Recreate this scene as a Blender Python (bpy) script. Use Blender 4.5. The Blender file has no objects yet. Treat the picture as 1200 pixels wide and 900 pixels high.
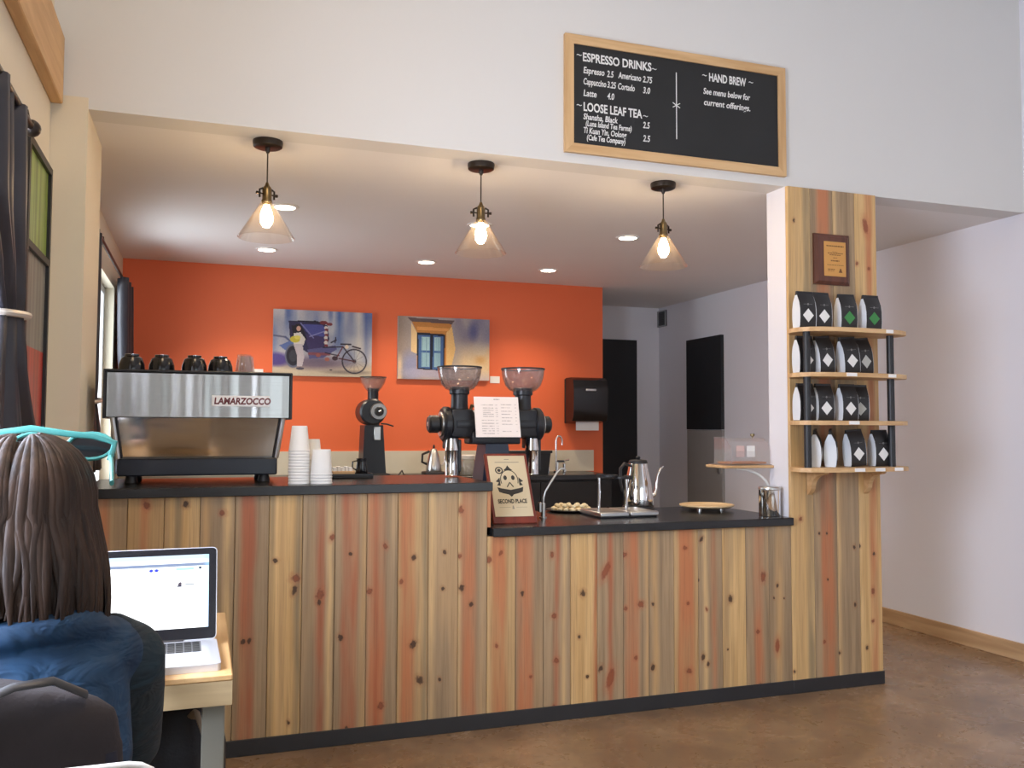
import bpy, bmesh, math, random
import numpy as np
from mathutils import Vector, Matrix, Quaternion
random.seed(7)
R = math.radians
SC = bpy.context.scene
COL = SC.collection

# ------------------------------------------------------------------ camera
def make_camera():
    f = 1037.0
    yaw, pitch, roll = R(19.25), R(2.9), R(0.2)
    fw = Vector((math.sin(yaw)*math.cos(pitch), math.cos(yaw)*math.cos(pitch), math.sin(pitch)))
    rt = Vector((math.cos(yaw), -math.sin(yaw), 0)); up = rt.cross(fw)
    rt, up = rt*math.cos(roll)+up*math.sin(roll), up*math.cos(roll)-rt*math.sin(roll)
    cd = bpy.data.cameras.new('camera'); cam = bpy.data.objects.new('camera', cd); COL.objects.link(cam)
    cd.sensor_fit = 'HORIZONTAL'; cd.sensor_width = 36.0; cd.lens = f/1200*36
    cd.clip_start = .05; cd.clip_end = 200
    M = Matrix((rt, up, -fw)).transposed().to_4x4(); M.translation = (0, 0, 1.36)
    cam.matrix_world = M
    SC.camera = cam
make_camera()

# ------------------------------------------------------------------ world, daylight, exposure
vs = SC.view_settings
vs.view_transform = 'Standard'; vs.look = 'None'; vs.gamma = 1.0; vs.use_curve_mapping = False
vs.exposure = 0.66
W = bpy.data.worlds.new('sky'); SC.world = W; W.use_nodes = True
bg = W.node_tree.nodes['Background']
bg.inputs[0].default_value = (.80, .90, 1.0, 1); bg.inputs[1].default_value = 2.6

def area(name, loc, rot, sx, sy, energy, color):
    d = bpy.data.lights.new(name, 'AREA'); d.shape = 'RECTANGLE'; d.size = sx; d.size_y = sy
    d.energy = energy; d.color = color
    o = bpy.data.objects.new(name, d); COL.objects.link(o); o.location = loc; o.rotation_euler = rot
    return o
DAY = (.93, .965, 1.0)
area('daylight_front_window', (2.6, -3.62, 1.75), (R(-90), R(180), 0), 3.6, 2.3, 215, DAY)      # storefront behind the camera
area('daylight_left_window', (-.86, 1.9, 1.65), (R(90), 0, R(-90)), 1.9, 1.35, 150, (.72, .79, 1.0))  # left wall window
area('daylight_niche_window', (-.86, 6.2, 1.62), (R(90), 0, R(-90)), 1.0, 1.4, 14, (.80, .89, 1.0))
WARM = (1.0, .80, .58)
area('added_warm_light', (.35, 1.5, 4.15), (0, 0, 0), .9, .9, 24, (1.0, .74, .46))      # added unseen light to warm the left of the header, above the frame

# ------------------------------------------------------------------ geometry helpers
def s2l(c):
    return tuple((x/12.92 if x <= .04045 else ((x+.055)/1.055)**2.4) for x in (v/255 for v in c))

class G:
    def __init__(s): s.v = []; s.f = []
    def add(s, vs_, fs_):
        o = len(s.v); s.v += [tuple(p) for p in vs_]; s.f += [tuple(i+o for i in f) for f in fs_]; return s
    def box(s, x0, x1, y0, y1, z0, z1):
        return s.add([(x0,y0,z0),(x1,y0,z0),(x1,y1,z0),(x0,y1,z0),(x0,y0,z1),(x1,y0,z1),(x1,y1,z1),(x0,y1,z1)],
                     [(3,2,1,0),(4,5,6,7),(0,1,5,4),(1,2,6,5),(2,3,7,6),(3,0,4,7)])
    def rbox(s, x0, x1, y0, y1, z0, z1, b=.005, seg=2):
        bm = bmesh.new(); g = G().box(x0,x1,y0,y1,z0,z1)
        vv = [bm.verts.new(p) for p in g.v]
        for f in g.f: bm.faces.new([vv[i] for i in f])
        bmesh.ops.bevel(bm, geom=bm.edges[:], offset=b, segments=seg, affect='EDGES', profile=.5)
        bm.verts.index_update()
        s.add([v.co[:] for v in bm.verts], [[v.index for v in f.verts] for f in bm.faces]); bm.free(); return s
    def lathe(s, prof, n=24, c=(0,0,0), axis='z', close=False):
        vs_ = []; fs_ = []
        m = len(prof)
        for r, z in prof:
            for k in range(n):
                a = 2*math.pi*k/n; x, y = r*math.cos(a), r*math.sin(a)
                p = {'z': (x,y,z), 'y': (x,z,-y), 'x': (z,x,y)}[axis]
                vs_.append((p[0]+c[0], p[1]+c[1], p[2]+c[2]))
        for i in range(m-1 if not close else m):
            j = (i+1) % m
            for k in range(n):
                l = (k+1) % n
                fs_.append((i*n+k, i*n+l, j*n+l, j*n+k))
        if not close:
            if prof[0][0] > 1e-6: fs_.append(tuple(range(n-1, -1, -1)))
            if prof[-1][0] > 1e-6: fs_.append(tuple((m-1)*n+k for k in range(n)))
        return s.add(vs_, fs_)
    def cyl(s, c, r, h, n=20, axis='z', b=0.0):
        if b: return s.lathe([(r-b,0),(r,b),(r,h-b),(r-b,h)], n, c, axis)
        return s.lathe([(r,0),(r,h)], n, c, axis)
    def tube(s, pts, r, n=8, flat=1.0, closed=False, upv=None):
        pts = [Vector(p) for p in pts]; m = len(pts)
        rs = r if isinstance(r, (list, tuple)) else [r]*m
        vs_ = []; fs_ = []; prev = None
        for i, p in enumerate(pts):
            if closed: t = pts[(i+1) % m]-pts[i-1]
            else: t = pts[min(i+1, m-1)]-pts[max(i-1, 0)]
            t.normalize()
            if prev is None:
                u = Vector(upv) if upv else (Vector((0,0,1)) if abs(t.z) < .9 else Vector((1,0,0)))
            else: u = prev
            u = (u-t*u.dot(t)).normalized(); prev = u; w = t.cross(u)
            for k in range(n):
                a = 2*math.pi*k/n
                vs_.append(p+u*(math.cos(a)*rs[i]*flat)+w*(math.sin(a)*rs[i]))
        for i in range(m if closed else m-1):
            j = (i+1) % m
            for k in range(n):
                l = (k+1) % n; fs_.append((i*n+k, i*n+l, j*n+l, j*n+k))
        if not closed: fs_ += [tuple(range(n-1,-1,-1)), tuple((m-1)*n+k for k in range(n))]
        return s.add(vs_, fs_)
    def prism(s, poly, a, b, plane='xz'):
        n = len(poly)
        def P(p, h): return {'xz': (p[0],h,p[1]), 'xy': (p[0],p[1],h), 'yz': (h,p[0],p[1])}[plane]
        vs_ = [P(p,a) for p in poly]+[P(p,b) for p in poly]
        fs_ = [tuple(range(n)), tuple(range(2*n-1, n-1, -1))]+[(i,n+i,n+(i+1)%n,(i+1)%n) for i in range(n)]
        return s.add(vs_, fs_)
    def ell(s, c, r, nu=16, nv=10, rot=None):
        vs_ = []; fs_ = []
        M = rot.to_matrix() if rot else Matrix.Identity(3)
        for j in range(1, nv):
            t = math.pi*j/nv
            for k in range(nu):
                a = 2*math.pi*k/nu
                vs_.append(Vector(c)+M@Vector((r[0]*math.sin(t)*math.cos(a), r[1]*math.sin(t)*math.sin(a), r[2]*math.cos(t))))
        top = len(vs_); vs_.append(Vector(c)+M@Vector((0,0,r[2]))); vs_.append(Vector(c)+M@Vector((0,0,-r[2])))
        for j in range(nv-2):
            for k in range(nu):
                l = (k+1) % nu; fs_.append((j*nu+k, (j+1)*nu+k, (j+1)*nu+l, j*nu+l))
        for k in range(nu):
            l = (k+1) % nu; fs_.append((top, k, l)); fs_.append((top+1, (nv-2)*nu+l, (nv-2)*nu+k))
        return s.add(vs_, fs_)
    def mesh(s, name):
        me = bpy.data.meshes.new(name); me.from_pydata(s.v, [], s.f); 
        bm = bmesh.new(); bm.from_mesh(me); bmesh.ops.recalc_face_normals(bm, faces=bm.faces[:]); bm.to_mesh(me); bm.free()
        return me
    def build(s, name, mat, parent=None, smooth=True, loc=None, rot=None, angle=38):
        me = s.mesh(name)
        if smooth:
            me.shade_smooth(); me.set_sharp_from_angle(angle=R(angle))
        return link(name, me, mat, parent, loc, rot)

def link(name, me, mat, parent=None, loc=None, rot=None):
    o = bpy.data.objects.new(name, me); COL.objects.link(o)
    if mat is not None: me.materials.append(mat)
    if parent is not None: o.parent = parent
    if loc: o.location = loc
    if rot: o.rotation_euler = rot
    return o
def tag(o, label, cat, group=None, kind=None):
    if label: o['label'] = label
    if cat: o['category'] = cat
    if group: o['group'] = group
    if kind: o['kind'] = kind
    return o
def thing(name, label, cat, loc=(0,0,0), rz=0, group=None, rot=None):
    o = bpy.data.objects.new(name, None); COL.objects.link(o); o.empty_display_size = .05
    o.location = loc; o.rotation_euler = rot if rot else (0,0,rz)
    return tag(o, label, cat, group)
def struct(o, label, cat=None):
    o['kind'] = 'structure'; o['label'] = label; o['category'] = cat or 'wall'
    return o
def copy_tree(o, parent=None):
    c = o.copy(); COL.objects.link(c)
    if parent is not None: c.parent = parent
    for ch in list(o.children): copy_tree(ch, c)
    return c
def evaluated(g, mods, name):
    """mesh of g after modifiers"""
    me = g.mesh(name); o = bpy.data.objects.new(name, me); COL.objects.link(o)
    for typ, kw in mods:
        m = o.modifiers.new(typ, typ)
        for k, v in kw.items(): setattr(m, k, v)
    dg = bpy.context.evaluated_depsgraph_get()
    out = bpy.data.meshes.new_from_object(o.evaluated_get(dg))
    bpy.data.objects.remove(o); bpy.data.meshes.remove(me); out.shade_smooth()
    return out
def text(name, s, size, mat, parent, loc, rot=(math.pi/2,0,0), align='LEFT', bold=0.0, sx=1.0, shear=0.0, ext=.0004, width=None):
    cu = bpy.data.curves.new(name, 'FONT'); cu.body = s; cu.size = size; cu.align_x = align
    cu.extrude = ext; cu.offset = bold; cu.shear = shear; cu.resolution_u = 3
    tmp = bpy.data.objects.new(name, cu); COL.objects.link(tmp)
    me = bpy.data.meshes.new_from_object(tmp)
    bpy.data.objects.remove(tmp); bpy.data.curves.remove(cu)
    if width:
        xs = [v.co.x for v in me.vertices]; sx = width/(max(xs)-min(xs))
    if sx != 1: me.transform(Matrix.Diagonal((sx,1,1,1)))
    return link(name, me, mat, parent, loc, rot)

# ------------------------------------------------------------------ material helpers
class NT:
    def __init__(s, name):
        s.mat = bpy.data.materials.new(name); s.mat.use_nodes = True
        s.t = s.mat.node_tree; s.p = s.t.nodes['Principled BSDF']; s.out = s.t.nodes['Material Output']
    def n(s, typ, **kw):
        nd = s.t.nodes.new(typ)
        for k, v in kw.items(): setattr(nd, k, v)
        return nd
    def l(s, a, b): s.t.links.new(a, b)
    def put(s, inp, v):
        if hasattr(v, 'is_output'): s.l(v, inp)
        else: inp.default_value = v
    def m(s, op, a, b=0.0, c=0.0, clamp=False):
        nd = s.n('ShaderNodeMath', operation=op, use_clamp=clamp)
        s.put(nd.inputs[0], a); s.put(nd.inputs[1], b); s.put(nd.inputs[2], c)
        return nd.outputs[0]
    def mix(s, f, a, b):
        nd = s.n('ShaderNodeMix', data_type='RGBA')
        s.put(nd.inputs[0], f)
        for i, v in ((6,a),(7,b)):
            if hasattr(v, 'is_output'): s.l(v, nd.inputs[i])
            else: nd.inputs[i].default_value = (*v[:3], 1)
        return nd.outputs[2]
    def coord(s, scale=(1,1,1), kind='Object', loc=(0,0,0)):
        tc = s.n('ShaderNodeTexCoord'); mp = s.n('ShaderNodeMapping')
        s.l(tc.outputs[kind], mp.inputs[0]); mp.inputs['Scale'].default_value = scale; mp.inputs['Location'].default_value = loc
        return mp.outputs[0]
    def noise(s, vec, scale=5, detail=3, rough=.5, dist=0.0):
        nd = s.n('ShaderNodeTexNoise'); s.l(vec, nd.inputs['Vector'])
        nd.inputs['Scale'].default_value = scale; nd.inputs['Detail'].default_value = detail
        nd.inputs['Roughness'].default_value = rough; nd.inputs['Distortion'].default_value = dist
        return nd.outputs[0]
    def step(s, v, a, b):
        nd = s.n('ShaderNodeMapRange', interpolation_type='SMOOTHSTEP')
        s.put(nd.inputs[0], v); nd.inputs[1].default_value = a; nd.inputs[2].default_value = b
        return nd.outputs[0]
    def bump(s, h, strength=.2, dist=.01):
        b = s.n('ShaderNodeBump'); b.inputs['Strength'].default_value = strength; b.inputs['Distance'].default_value = dist
        s.l(h, b.inputs['Height']); s.l(b.outputs[0], s.p.inputs['Normal'])

def mat(name, color, rough=.5, metal=0.0, var=.06, scale=8, bump=0.0, bscale=60, spec=.5, coat=0.0, stretch=(1,1,1)):
    """principled with a little procedural colour variation"""
    k = NT(name); p = k.p
    p.inputs['Roughness'].default_value = rough; p.inputs['Metallic'].default_value = metal
    p.inputs['Specular IOR Level'].default_value = spec; p.inputs['Coat Weight'].default_value = coat
    c = color if max(color) <= 1.0 else s2l(color)
    if var:
        v = k.coord(stretch); nz = k.noise(v, scale, 3)
        k.l(k.mix(nz, [max(0, x*(1-var)) for x in c], [min(1, x*(1+var)) for x in c]), p.inputs['Base Color'])
        if bump: k.bump(k.noise(v, bscale, 3), bump, .004)
    else: p.inputs['Base Color'].default_value = (*c, 1)
    return k.mat
def emit(name, color, strength, base=(0.8,.8,.8)):
    k = NT(name); k.p.inputs['Base Color'].default_value = (*base, 1)
    k.p.inputs['Emission Color'].default_value = (*color, 1); k.p.inputs['Emission Strength'].default_value = strength
    return k.mat
def clear(name, tint=(1,1,1), rough=.03, body=0.0, bodycol=(.5,.5,.5), ior=1.45):
    """thin clear plastic or glass: tinted transparency, fresnel gloss and a little body colour"""
    k = NT(name); t = k.t; t.nodes.remove(k.p)
    tr = k.n('ShaderNodeBsdfTransparent'); tr.inputs[0].default_value = (*tint, 1)
    gl = k.n('ShaderNodeBsdfGlossy'); gl.inputs['Roughness'].default_value = rough
    df = k.n('ShaderNodeBsdfDiffuse'); df.inputs[0].default_value = (*bodycol, 1)
    m0 = k.n('ShaderNodeMixShader'); m0.inputs[0].default_value = body; k.l(tr.outputs[0], m0.inputs[1]); k.l(df.outputs[0], m0.inputs[2])
    lw = k.n('ShaderNodeLayerWeight'); lw.inputs[0].default_value = .5
    fr = k.m('ADD', k.m('MULTIPLY', k.m('POWER', lw.outputs['Facing'], 3.0), .55), (ior-1)*.10)
    m1 = k.n('ShaderNodeMixShader'); k.l(fr, m1.inputs[0]); k.l(m0.outputs[0], m1.inputs[1]); k.l(gl.outputs[0], m1.inputs[2])
    k.l(m1.outputs[0], k.out.inputs[0])
    return k.mat
def wood(name, c1, c2, rough=.5, axis=0, scale=1.0, coat=0.0):
    """grain running along the given axis"""
    k = NT(name); st = [22*scale]*3; st[axis] = 1.6*scale
    v = k.coord(tuple(st)); a = k.noise(v, 1.0, 4, .55, .6); st2 = [90*scale]*3; st2[axis] = 3*scale
    b = k.noise(k.coord(tuple(st2)), 1.0, 2)
    f = k.m('ADD', k.m('MULTIPLY', k.step(a, .3, .7), .75), k.m('MULTIPLY', b, .25))
    k.l(k.mix(f, s2l(c1), s2l(c2)), k.p.inputs['Base Color']); k.p.inputs['Roughness'].default_value = rough
    k.p.inputs['Coat Weight'].default_value = coat
    k.bump(b, .12, .002)
    return k.mat

M = {}
M['wall'] = mat('white_wall_paint', (.70,.69,.665), .75, var=.025, scale=1.3, bump=.06, bscale=90)
M['wall_cool'] = mat('cool_white_wall_paint', (.78,.78,.83), .7, var=.025, scale=1.3, bump=.06, bscale=90)
M['cream'] = mat('cream_wall_paint', (.74,.66,.51), .75, var=.025, scale=1.3, bump=.06, bscale=90)
M['ceil'] = mat('ceiling_paint', (.80,.785,.77), .8, var=.02, scale=1.5, bump=.05, bscale=70)
M['orange'] = mat('orange_wall_paint', (.80,.155,.052), .6, var=.04, scale=1.2, bump=.05, bscale=90)
M['black'] = mat('matte_black', (.012,.012,.014), .45, var=.2)
M['blackgloss'] = mat('gloss_black', (.010,.010,.012), .16, var=.1)
M['blacklam'] = mat('black_laminate', (.016,.0165,.018), .26, var=.15, scale=20)
M['blackwall'] = mat('black_paint', (.010,.011,.014), .6, var=.15)
M['kick'] = mat('black_kick_board', (.022,.022,.024), .5, var=.2)
M['steel'] = mat('brushed_steel', (.62,.61,.59), .28, 1.0, var=.10, scale=6, stretch=(3,3,.6))
M['chrome'] = mat('chrome', (.82,.82,.82), .08, 1.0, var=.03)
M['satin'] = mat('satin_steel', (.60,.60,.59), .32, 1.0, var=.05)
M['pine'] = wood('pine_trim', (192,150,100), (220,184,136), .5, 0)
M['piney'] = wood('pine_trim_lengthwise', (186,142,92), (214,174,122), .5, 1)
M['pinez'] = wood('pine_trim_upright', (192,150,100), (220,184,136), .5, 2)
M['base_pine'] = wood('baseboard_pine', (166,132,94), (198,164,124), .5, 1)
M['paper'] = mat('white_paper', (.86,.85,.83), .7, var=.02)
M['plastic_w'] = mat('white_plastic', (.80,.80,.78), .4, var=.03)
M['glass'] = clear('clear_glass', (.97,.97,.96), .02)
M['acrylic'] = clear('clear_acrylic', (.93,.92,.92), .04, .10, (.85,.83,.83))
M['ink'] = mat('dark_ink', (.03,.028,.026), .7, var=.1)
M['chalk'] = mat('white_chalk', (.78,.78,.76), .9, var=.12, scale=200)
M['bronze'] = mat('dark_bronze', (.035,.026,.020), .35, .6, var=.2)
M['brass'] = mat('aged_brass', (.20,.15,.08), .3, 1.0, var=.2)
M['skin'] = mat('skin', (.62,.38,.28), .5, var=.06)

def floor_mat():
    k = NT('stained_concrete'); v = k.coord()
    a = k.noise(v, 1.1, 5, .6, .8); b = k.noise(v, 5, 5, .65, .4); c = k.noise(v, 26, 4, .7)
    col = k.mix(k.step(a, .3, .72), s2l((124,97,70)), s2l((162,132,100)))
    col = k.mix(k.m('MULTIPLY', k.step(b, .48, .75), .55), col, s2l((100,82,68)))
    col = k.mix(k.m('MULTIPLY', k.step(c, .58, .72), .7), col, s2l((74,60,50)))
    k.l(col, k.p.inputs['Base Color'])
    k.l(k.m('ADD', k.m('MULTIPLY', b, .22), .17), k.p.inputs['Roughness'])
    k.bump(c, .06, .003)
    return k.mat
M['floor'] = floor_mat()

# ------------------------------------------------------------------ the room shell
XL, XR, YC, YB, ZC, ZT = -.6, 4.6, 3.92, 7.33, 2.656, 4.2
def wall_with_opening_x(x0, x1, ys, zs, openings):
    """wall slab x0..x1 running along y, rectangular openings (y0,y1,z0,z1)"""
    g = G(); y = ys[0]
    for (a, b, c, d) in sorted(openings):
        g.box(x0, x1, y, a, zs[0], zs[1]); g.box(x0, x1, a, b, zs[0], c); g.box(x0, x1, a, b, d, zs[1]); y = b
    g.box(x0, x1, y, ys[1], zs[0], zs[1]); return g
struct(G().box(XL-.15, XR+.15, -3.65, 8.5, -.1, 0).build('floor', M['floor'], smooth=False), 'brown stained concrete floor with mottled wear', 'floor')
WL = (.95, 2.85, .95, 2.3); WN = (5.75, 6.72, .95, 2.33)
struct(wall_with_opening_x(XL-.15, XL, (-3.65, 8.5), (0, ZT), [WL, WN]).build('wall_left', M['cream'], smooth=False), 'cream left wall with curtained windows')
struct(G().box(XL, XR, YC, YC+.15, ZC, ZT).build('wall_header', M['wall'], smooth=False), 'white header wall above the counter opening carrying the menu board')
struct(G().box(XL, -.465, YC-.008, 4.43, 0, 2.70).build('wall_pillar', M['cream'], smooth=False), 'cream wall pillar at the left end of the counter opening')
struct(G().box(XL, XR, YC+.15, 8.5, ZC, ZC+.1).build('ceiling', M['ceil'], smooth=False), 'low white ceiling over the coffee bar with round downlights', 'ceiling')
struct(G().box(XL-.15, XR+.15, -3.65, YC+.15, ZT, ZT+.1).build('ceiling_front', M['ceil'], smooth=False), 'high ceiling over the seating room', 'ceiling')
struct(G().box(XL, 3.435, YB, YB+.12, 0, ZC).build('wall_back', M['orange'], smooth=False), 'bright orange back wall hung with two paintings')
struct(G().box(3.335, XR, 8.4, 8.5, 0, ZC).box(3.335, 3.433, YB+.12, 8.4, 0, ZC).build('wall_recess', M['wall_cool'], smooth=False), 'pale grey recess wall around the black door')
struct(G().box(XR, XR+.15, -3.65, 8.5, 0, ZT).build('wall_right', M['wall_cool'], smooth=False), 'cool white right wall running back past the shelves')
FO = (.8, 4.3, .55, 2.95)
struct(G().box(XL, FO[0], -3.65, -3.5, 0, ZT).box(FO[1], XR, -3.65, -3.5, 0, ZT).box(FO[0], FO[1], -3.65, -3.5, 0, FO[2]).box(FO[0], FO[1], -3.65, -3.5, FO[3], ZT)
       .build('wall_front', M['wall'], smooth=False), 'white front wall with a wide shop window')
struct(G().rbox(XR-.016, XR, -3.5, 8.4, 0, .105, .003, 1).build('baseboard_right', M['base_pine'], smooth=False), 'pine baseboard along the right wall', 'baseboard')
struct(G().rbox(XL, XL+.045, -3.4, 3.895, 2.657, 2.93, .004, 1).build('trim_1', M['piney'], smooth=False), 'thick pine ledger board along the top of the left wall', 'trim')
struct(G().box(XL, 3.34, YB-.012, YB, .985, 1.172).build('trim_2', mat('cream_backsplash', (.66,.60,.47), .4), smooth=False), 'cream backsplash strip between orange wall and back counter', 'backsplash')

def window_frame_x(name, x, w, label, n=2):
    y0, y1, z0, z1 = w
    t = bpy.data.objects.new(name, None); COL.objects.link(t); t.location = (x, (y0+y1)/2, z0); struct(t, label, 'window')
    hw = (y1-y0)/2; h = z1-z0; b = .05
    fr = G().rbox(-.03,.03,-hw,-hw+b,0,h,.004,1).rbox(-.03,.03,hw-b,hw,0,h,.004,1).rbox(-.03,.03,-hw+b,hw-b,0,b,.004,1).rbox(-.03,.03,-hw+b,hw-b,h-b,h,.004,1)
    fr.build('window_frame', M['plastic_w'], t, smooth=False)
    G().box(.03,.20,-hw-.03,hw+.03,-.03,0).build('window_sill', M['plastic_w'], t, smooth=False)
    wdt = (2*hw-2*b)/n
    for i in range(n):
        a = -hw+b+i*wdt
        G().box(-.004,.004,a+.012,a+wdt-.012,b,h-b).build('pane', M['glass'], t, smooth=False)
        if i: G().box(-.02,.02,a-.012,a+.012,b,h-b).build('mullion', M['plastic_w'], t, smooth=False)
window_frame_x('window_1', XL-.09, WL, 'white framed window in the left wall beside the seat')
window_frame_x('window_2', XL-.09, WN, 'white framed window beside the orange wall', 1)
t = bpy.data.objects.new('window_3', None); COL.objects.link(t); t.location = ((FO[0]+FO[1])/2, -3.57, FO[2]); struct(t, 'wide shop window in the front wall', 'window')
hw = (FO[1]-FO[0])/2; hh = FO[3]-FO[2]
G().box(-hw,-hw+.06,-.03,.03,0,hh).box(hw-.06,hw,-.03,.03,0,hh).box(-hw+.06,hw-.06,-.03,.03,0,.06).box(-hw+.06,hw-.06,-.03,.03,hh-.06,hh).build('window_frame', M['black'], t, smooth=False)
for i in range(3):
    a = -hw+.06+i*(2*hw-.12)/3
    G().box(a+.02, a+(2*hw-.12)/3-.02, -.004,.004,.06,hh-.06).build('pane', M['glass'], t, smooth=False)

# doors
def black_door():
    t = bpy.data.objects.new('door_1', None); COL.objects.link(t); t.location = (3.92, 8.4, 0); struct(t, 'plain black door in the pale recess behind the orange wall', 'door')
    G().rbox(-.36,.38,-.045,0,.005,2.285,.003,1).build('door_leaf', M['blackwall'], t, smooth=False)
    G().box(.38,.40,-.03,0,0,2.30).box(-.38,-.36,-.03,0,0,2.30).box(-.36,.38,-.03,0,2.285,2.30).build('door_frame', M['blackwall'], t, smooth=False)
    h = G().cyl((-.29,-.10,1.02), .026, .055, 16, 'y', .006); h.build('door_handle', M['satin'], t)
black_door()
t = bpy.data.objects.new('door_2', None); COL.objects.link(t); t.location = (XR, 7.465, 0); struct(t, 'grey door with black upper board in the right wall', 'door')
GREY = mat('grey_door_paint', (.30,.285,.27), .6, var=.05)
G().rbox(-.03,0,-.315,.315,.01,1.355,.003,1).build('door_leaf', GREY, t, smooth=False)
bb = G().rbox(-.035,0,-.315,.315,1.36,2.25,.003,1).build('black_board', M['blackwall'], t, smooth=False); bb['label'] = 'black upper board'
G().box(-.05,-.03,-.285,-.262,.95,1.06).build('door_handle', M['satin'], t, smooth=False)

# ------------------------------------------------------------------ knotty pine planks
TONE = {'tan': ((178,142,96), (198,164,116)), 'yel': ((200,160,104), (222,186,130)), 'gry': ((146,123,94), (176,149,114))}
STR = {'o': (190,116,74), 'r': (172,94,60), 'g': (138,122,94), 't': (196,158,108), 'y': (220,184,130)}
KNOT = {'d': ((58,36,22), (150,98,60)), 'r': (( 104,50,28), (170,96,60)), 'R': ((128,58,34), (176,98,60))}
def plank_mat(i, base, stripes, knots, half, z0):
    k = NT('knotty_pine_plank_%d' % i)
    tc = k.n('ShaderNodeTexCoord'); sp = k.n('ShaderNodeSeparateXYZ'); k.l(tc.outputs['Object'], sp.inputs[0])
    x, z = sp.outputs[0], sp.outputs[2]
    off = i*7.31
    def vec(sx, sz, o=0.0):
        c = k.n('ShaderNodeCombineXYZ'); k.l(k.m('MULTIPLY', x, sx), c.inputs[0]); c.inputs[1].default_value = off+o
        k.l(k.m('MULTIPLY', z, sz), c.inputs[2]); return c.outputs[0]
    wob = k.m('SUBTRACT', k.noise(vec(2, 2.2), 1, 2), .5)
    # grain is pushed aside by each knot
    u = k.m('ADD', k.m('DIVIDE', x, half), k.m('MULTIPLY', wob, .45))
    ds = []
    jig = k.m('MULTIPLY', k.m('SUBTRACT', k.noise(vec(75, 60, 3), 1, 3, .6), .5), 1.7)
    kr = random.Random(i*13+5)
    for (kx, kz, r, kind) in knots:
        asp = 2.6 if kind == 'R' else kr.uniform(.9, 1.7); r *= .78 if kind != 'R' else .85
        ang = kr.uniform(-.5, .5); xx = k.m('SUBTRACT', x, kx); zz = k.m('SUBTRACT', z, kz-z0)
        dx = k.m('DIVIDE', k.m('ADD', k.m('MULTIPLY', xx, math.cos(ang)), k.m('MULTIPLY', zz, math.sin(ang))), r)
        dz = k.m('DIVIDE', k.m('SUBTRACT', k.m('MULTIPLY', zz, math.cos(ang)), k.m('MULTIPLY', xx, math.sin(ang))), r*asp)
        d = k.m('SQRT', k.m('ADD', k.m('MULTIPLY', dx, dx), k.m('MULTIPLY', dz, dz)))
        ds.append((k.m('ADD', d, k.m('MULTIPLY', jig, .5 if kind == 'R' else 1.0)), kind))
    g1 = k.noise(vec(26, .9), 1, 4, .6, .5); g2 = k.noise(vec(150, 3.5, 9), 1, 3, .6); g3 = k.noise(vec(9, .7, 5), 1, 2); g4 = k.noise(vec(14, 1.8, 12), 1, 3)
    a, b = TONE[base]
    col = k.mix(k.step(g1, .3, .7), s2l(a), s2l(b))
    if base != 'gry': col = k.mix(k.m('MULTIPLY', k.step(g3, .56, .72), .6), col, s2l((160,132,96)))
    else: col = k.mix(k.m('MULTIPLY', k.step(g3, .52, .7), .6), col, s2l((194,158,112)))
    for (c, w, cc) in stripes:
        d = k.m('ABSOLUTE', k.m('SUBTRACT', u, c))
        d = k.m('ADD', d, k.m('MULTIPLY', k.m('SUBTRACT', g1, .5), .22))
        f = k.m('SUBTRACT', 1.0, k.step(d, max(-.05, w-.26), w+.20))
        f = k.m('MULTIPLY', f, k.m('ADD', k.m('MULTIPLY', k.step(g4, .30, .62), .52), .34))
        col = k.mix(f, col, s2l(STR[cc]))
    for d, kind in ds:
        dk, halo = KNOT[kind]
        col = k.mix(k.m('MULTIPLY', k.m('SUBTRACT', 1.0, k.step(d, .7, 2.4)), .42), col, s2l(halo))
        col = k.mix(k.m('MULTIPLY', k.m('SUBTRACT', 1.0, k.step(d, .6, 1.15)), .9 if kind == 'd' else .8), col, s2l(dk))
        if kind != 'd': col = k.mix(k.m('MULTIPLY', k.m('SUBTRACT', 1.0, k.step(d, .45, .75)), .7), col, s2l((150,84,52)))
    col = k.mix(k.m('MULTIPLY', k.m('SUBTRACT', k.step(g2, .35, .8), .25), .42), col, s2l((104,76,50)))
    k.l(col, k.p.inputs['Base Color']); k.p.inputs['Roughness'].default_value = .48
    k.bump(g2, .10, .002)
    return k.mat
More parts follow.
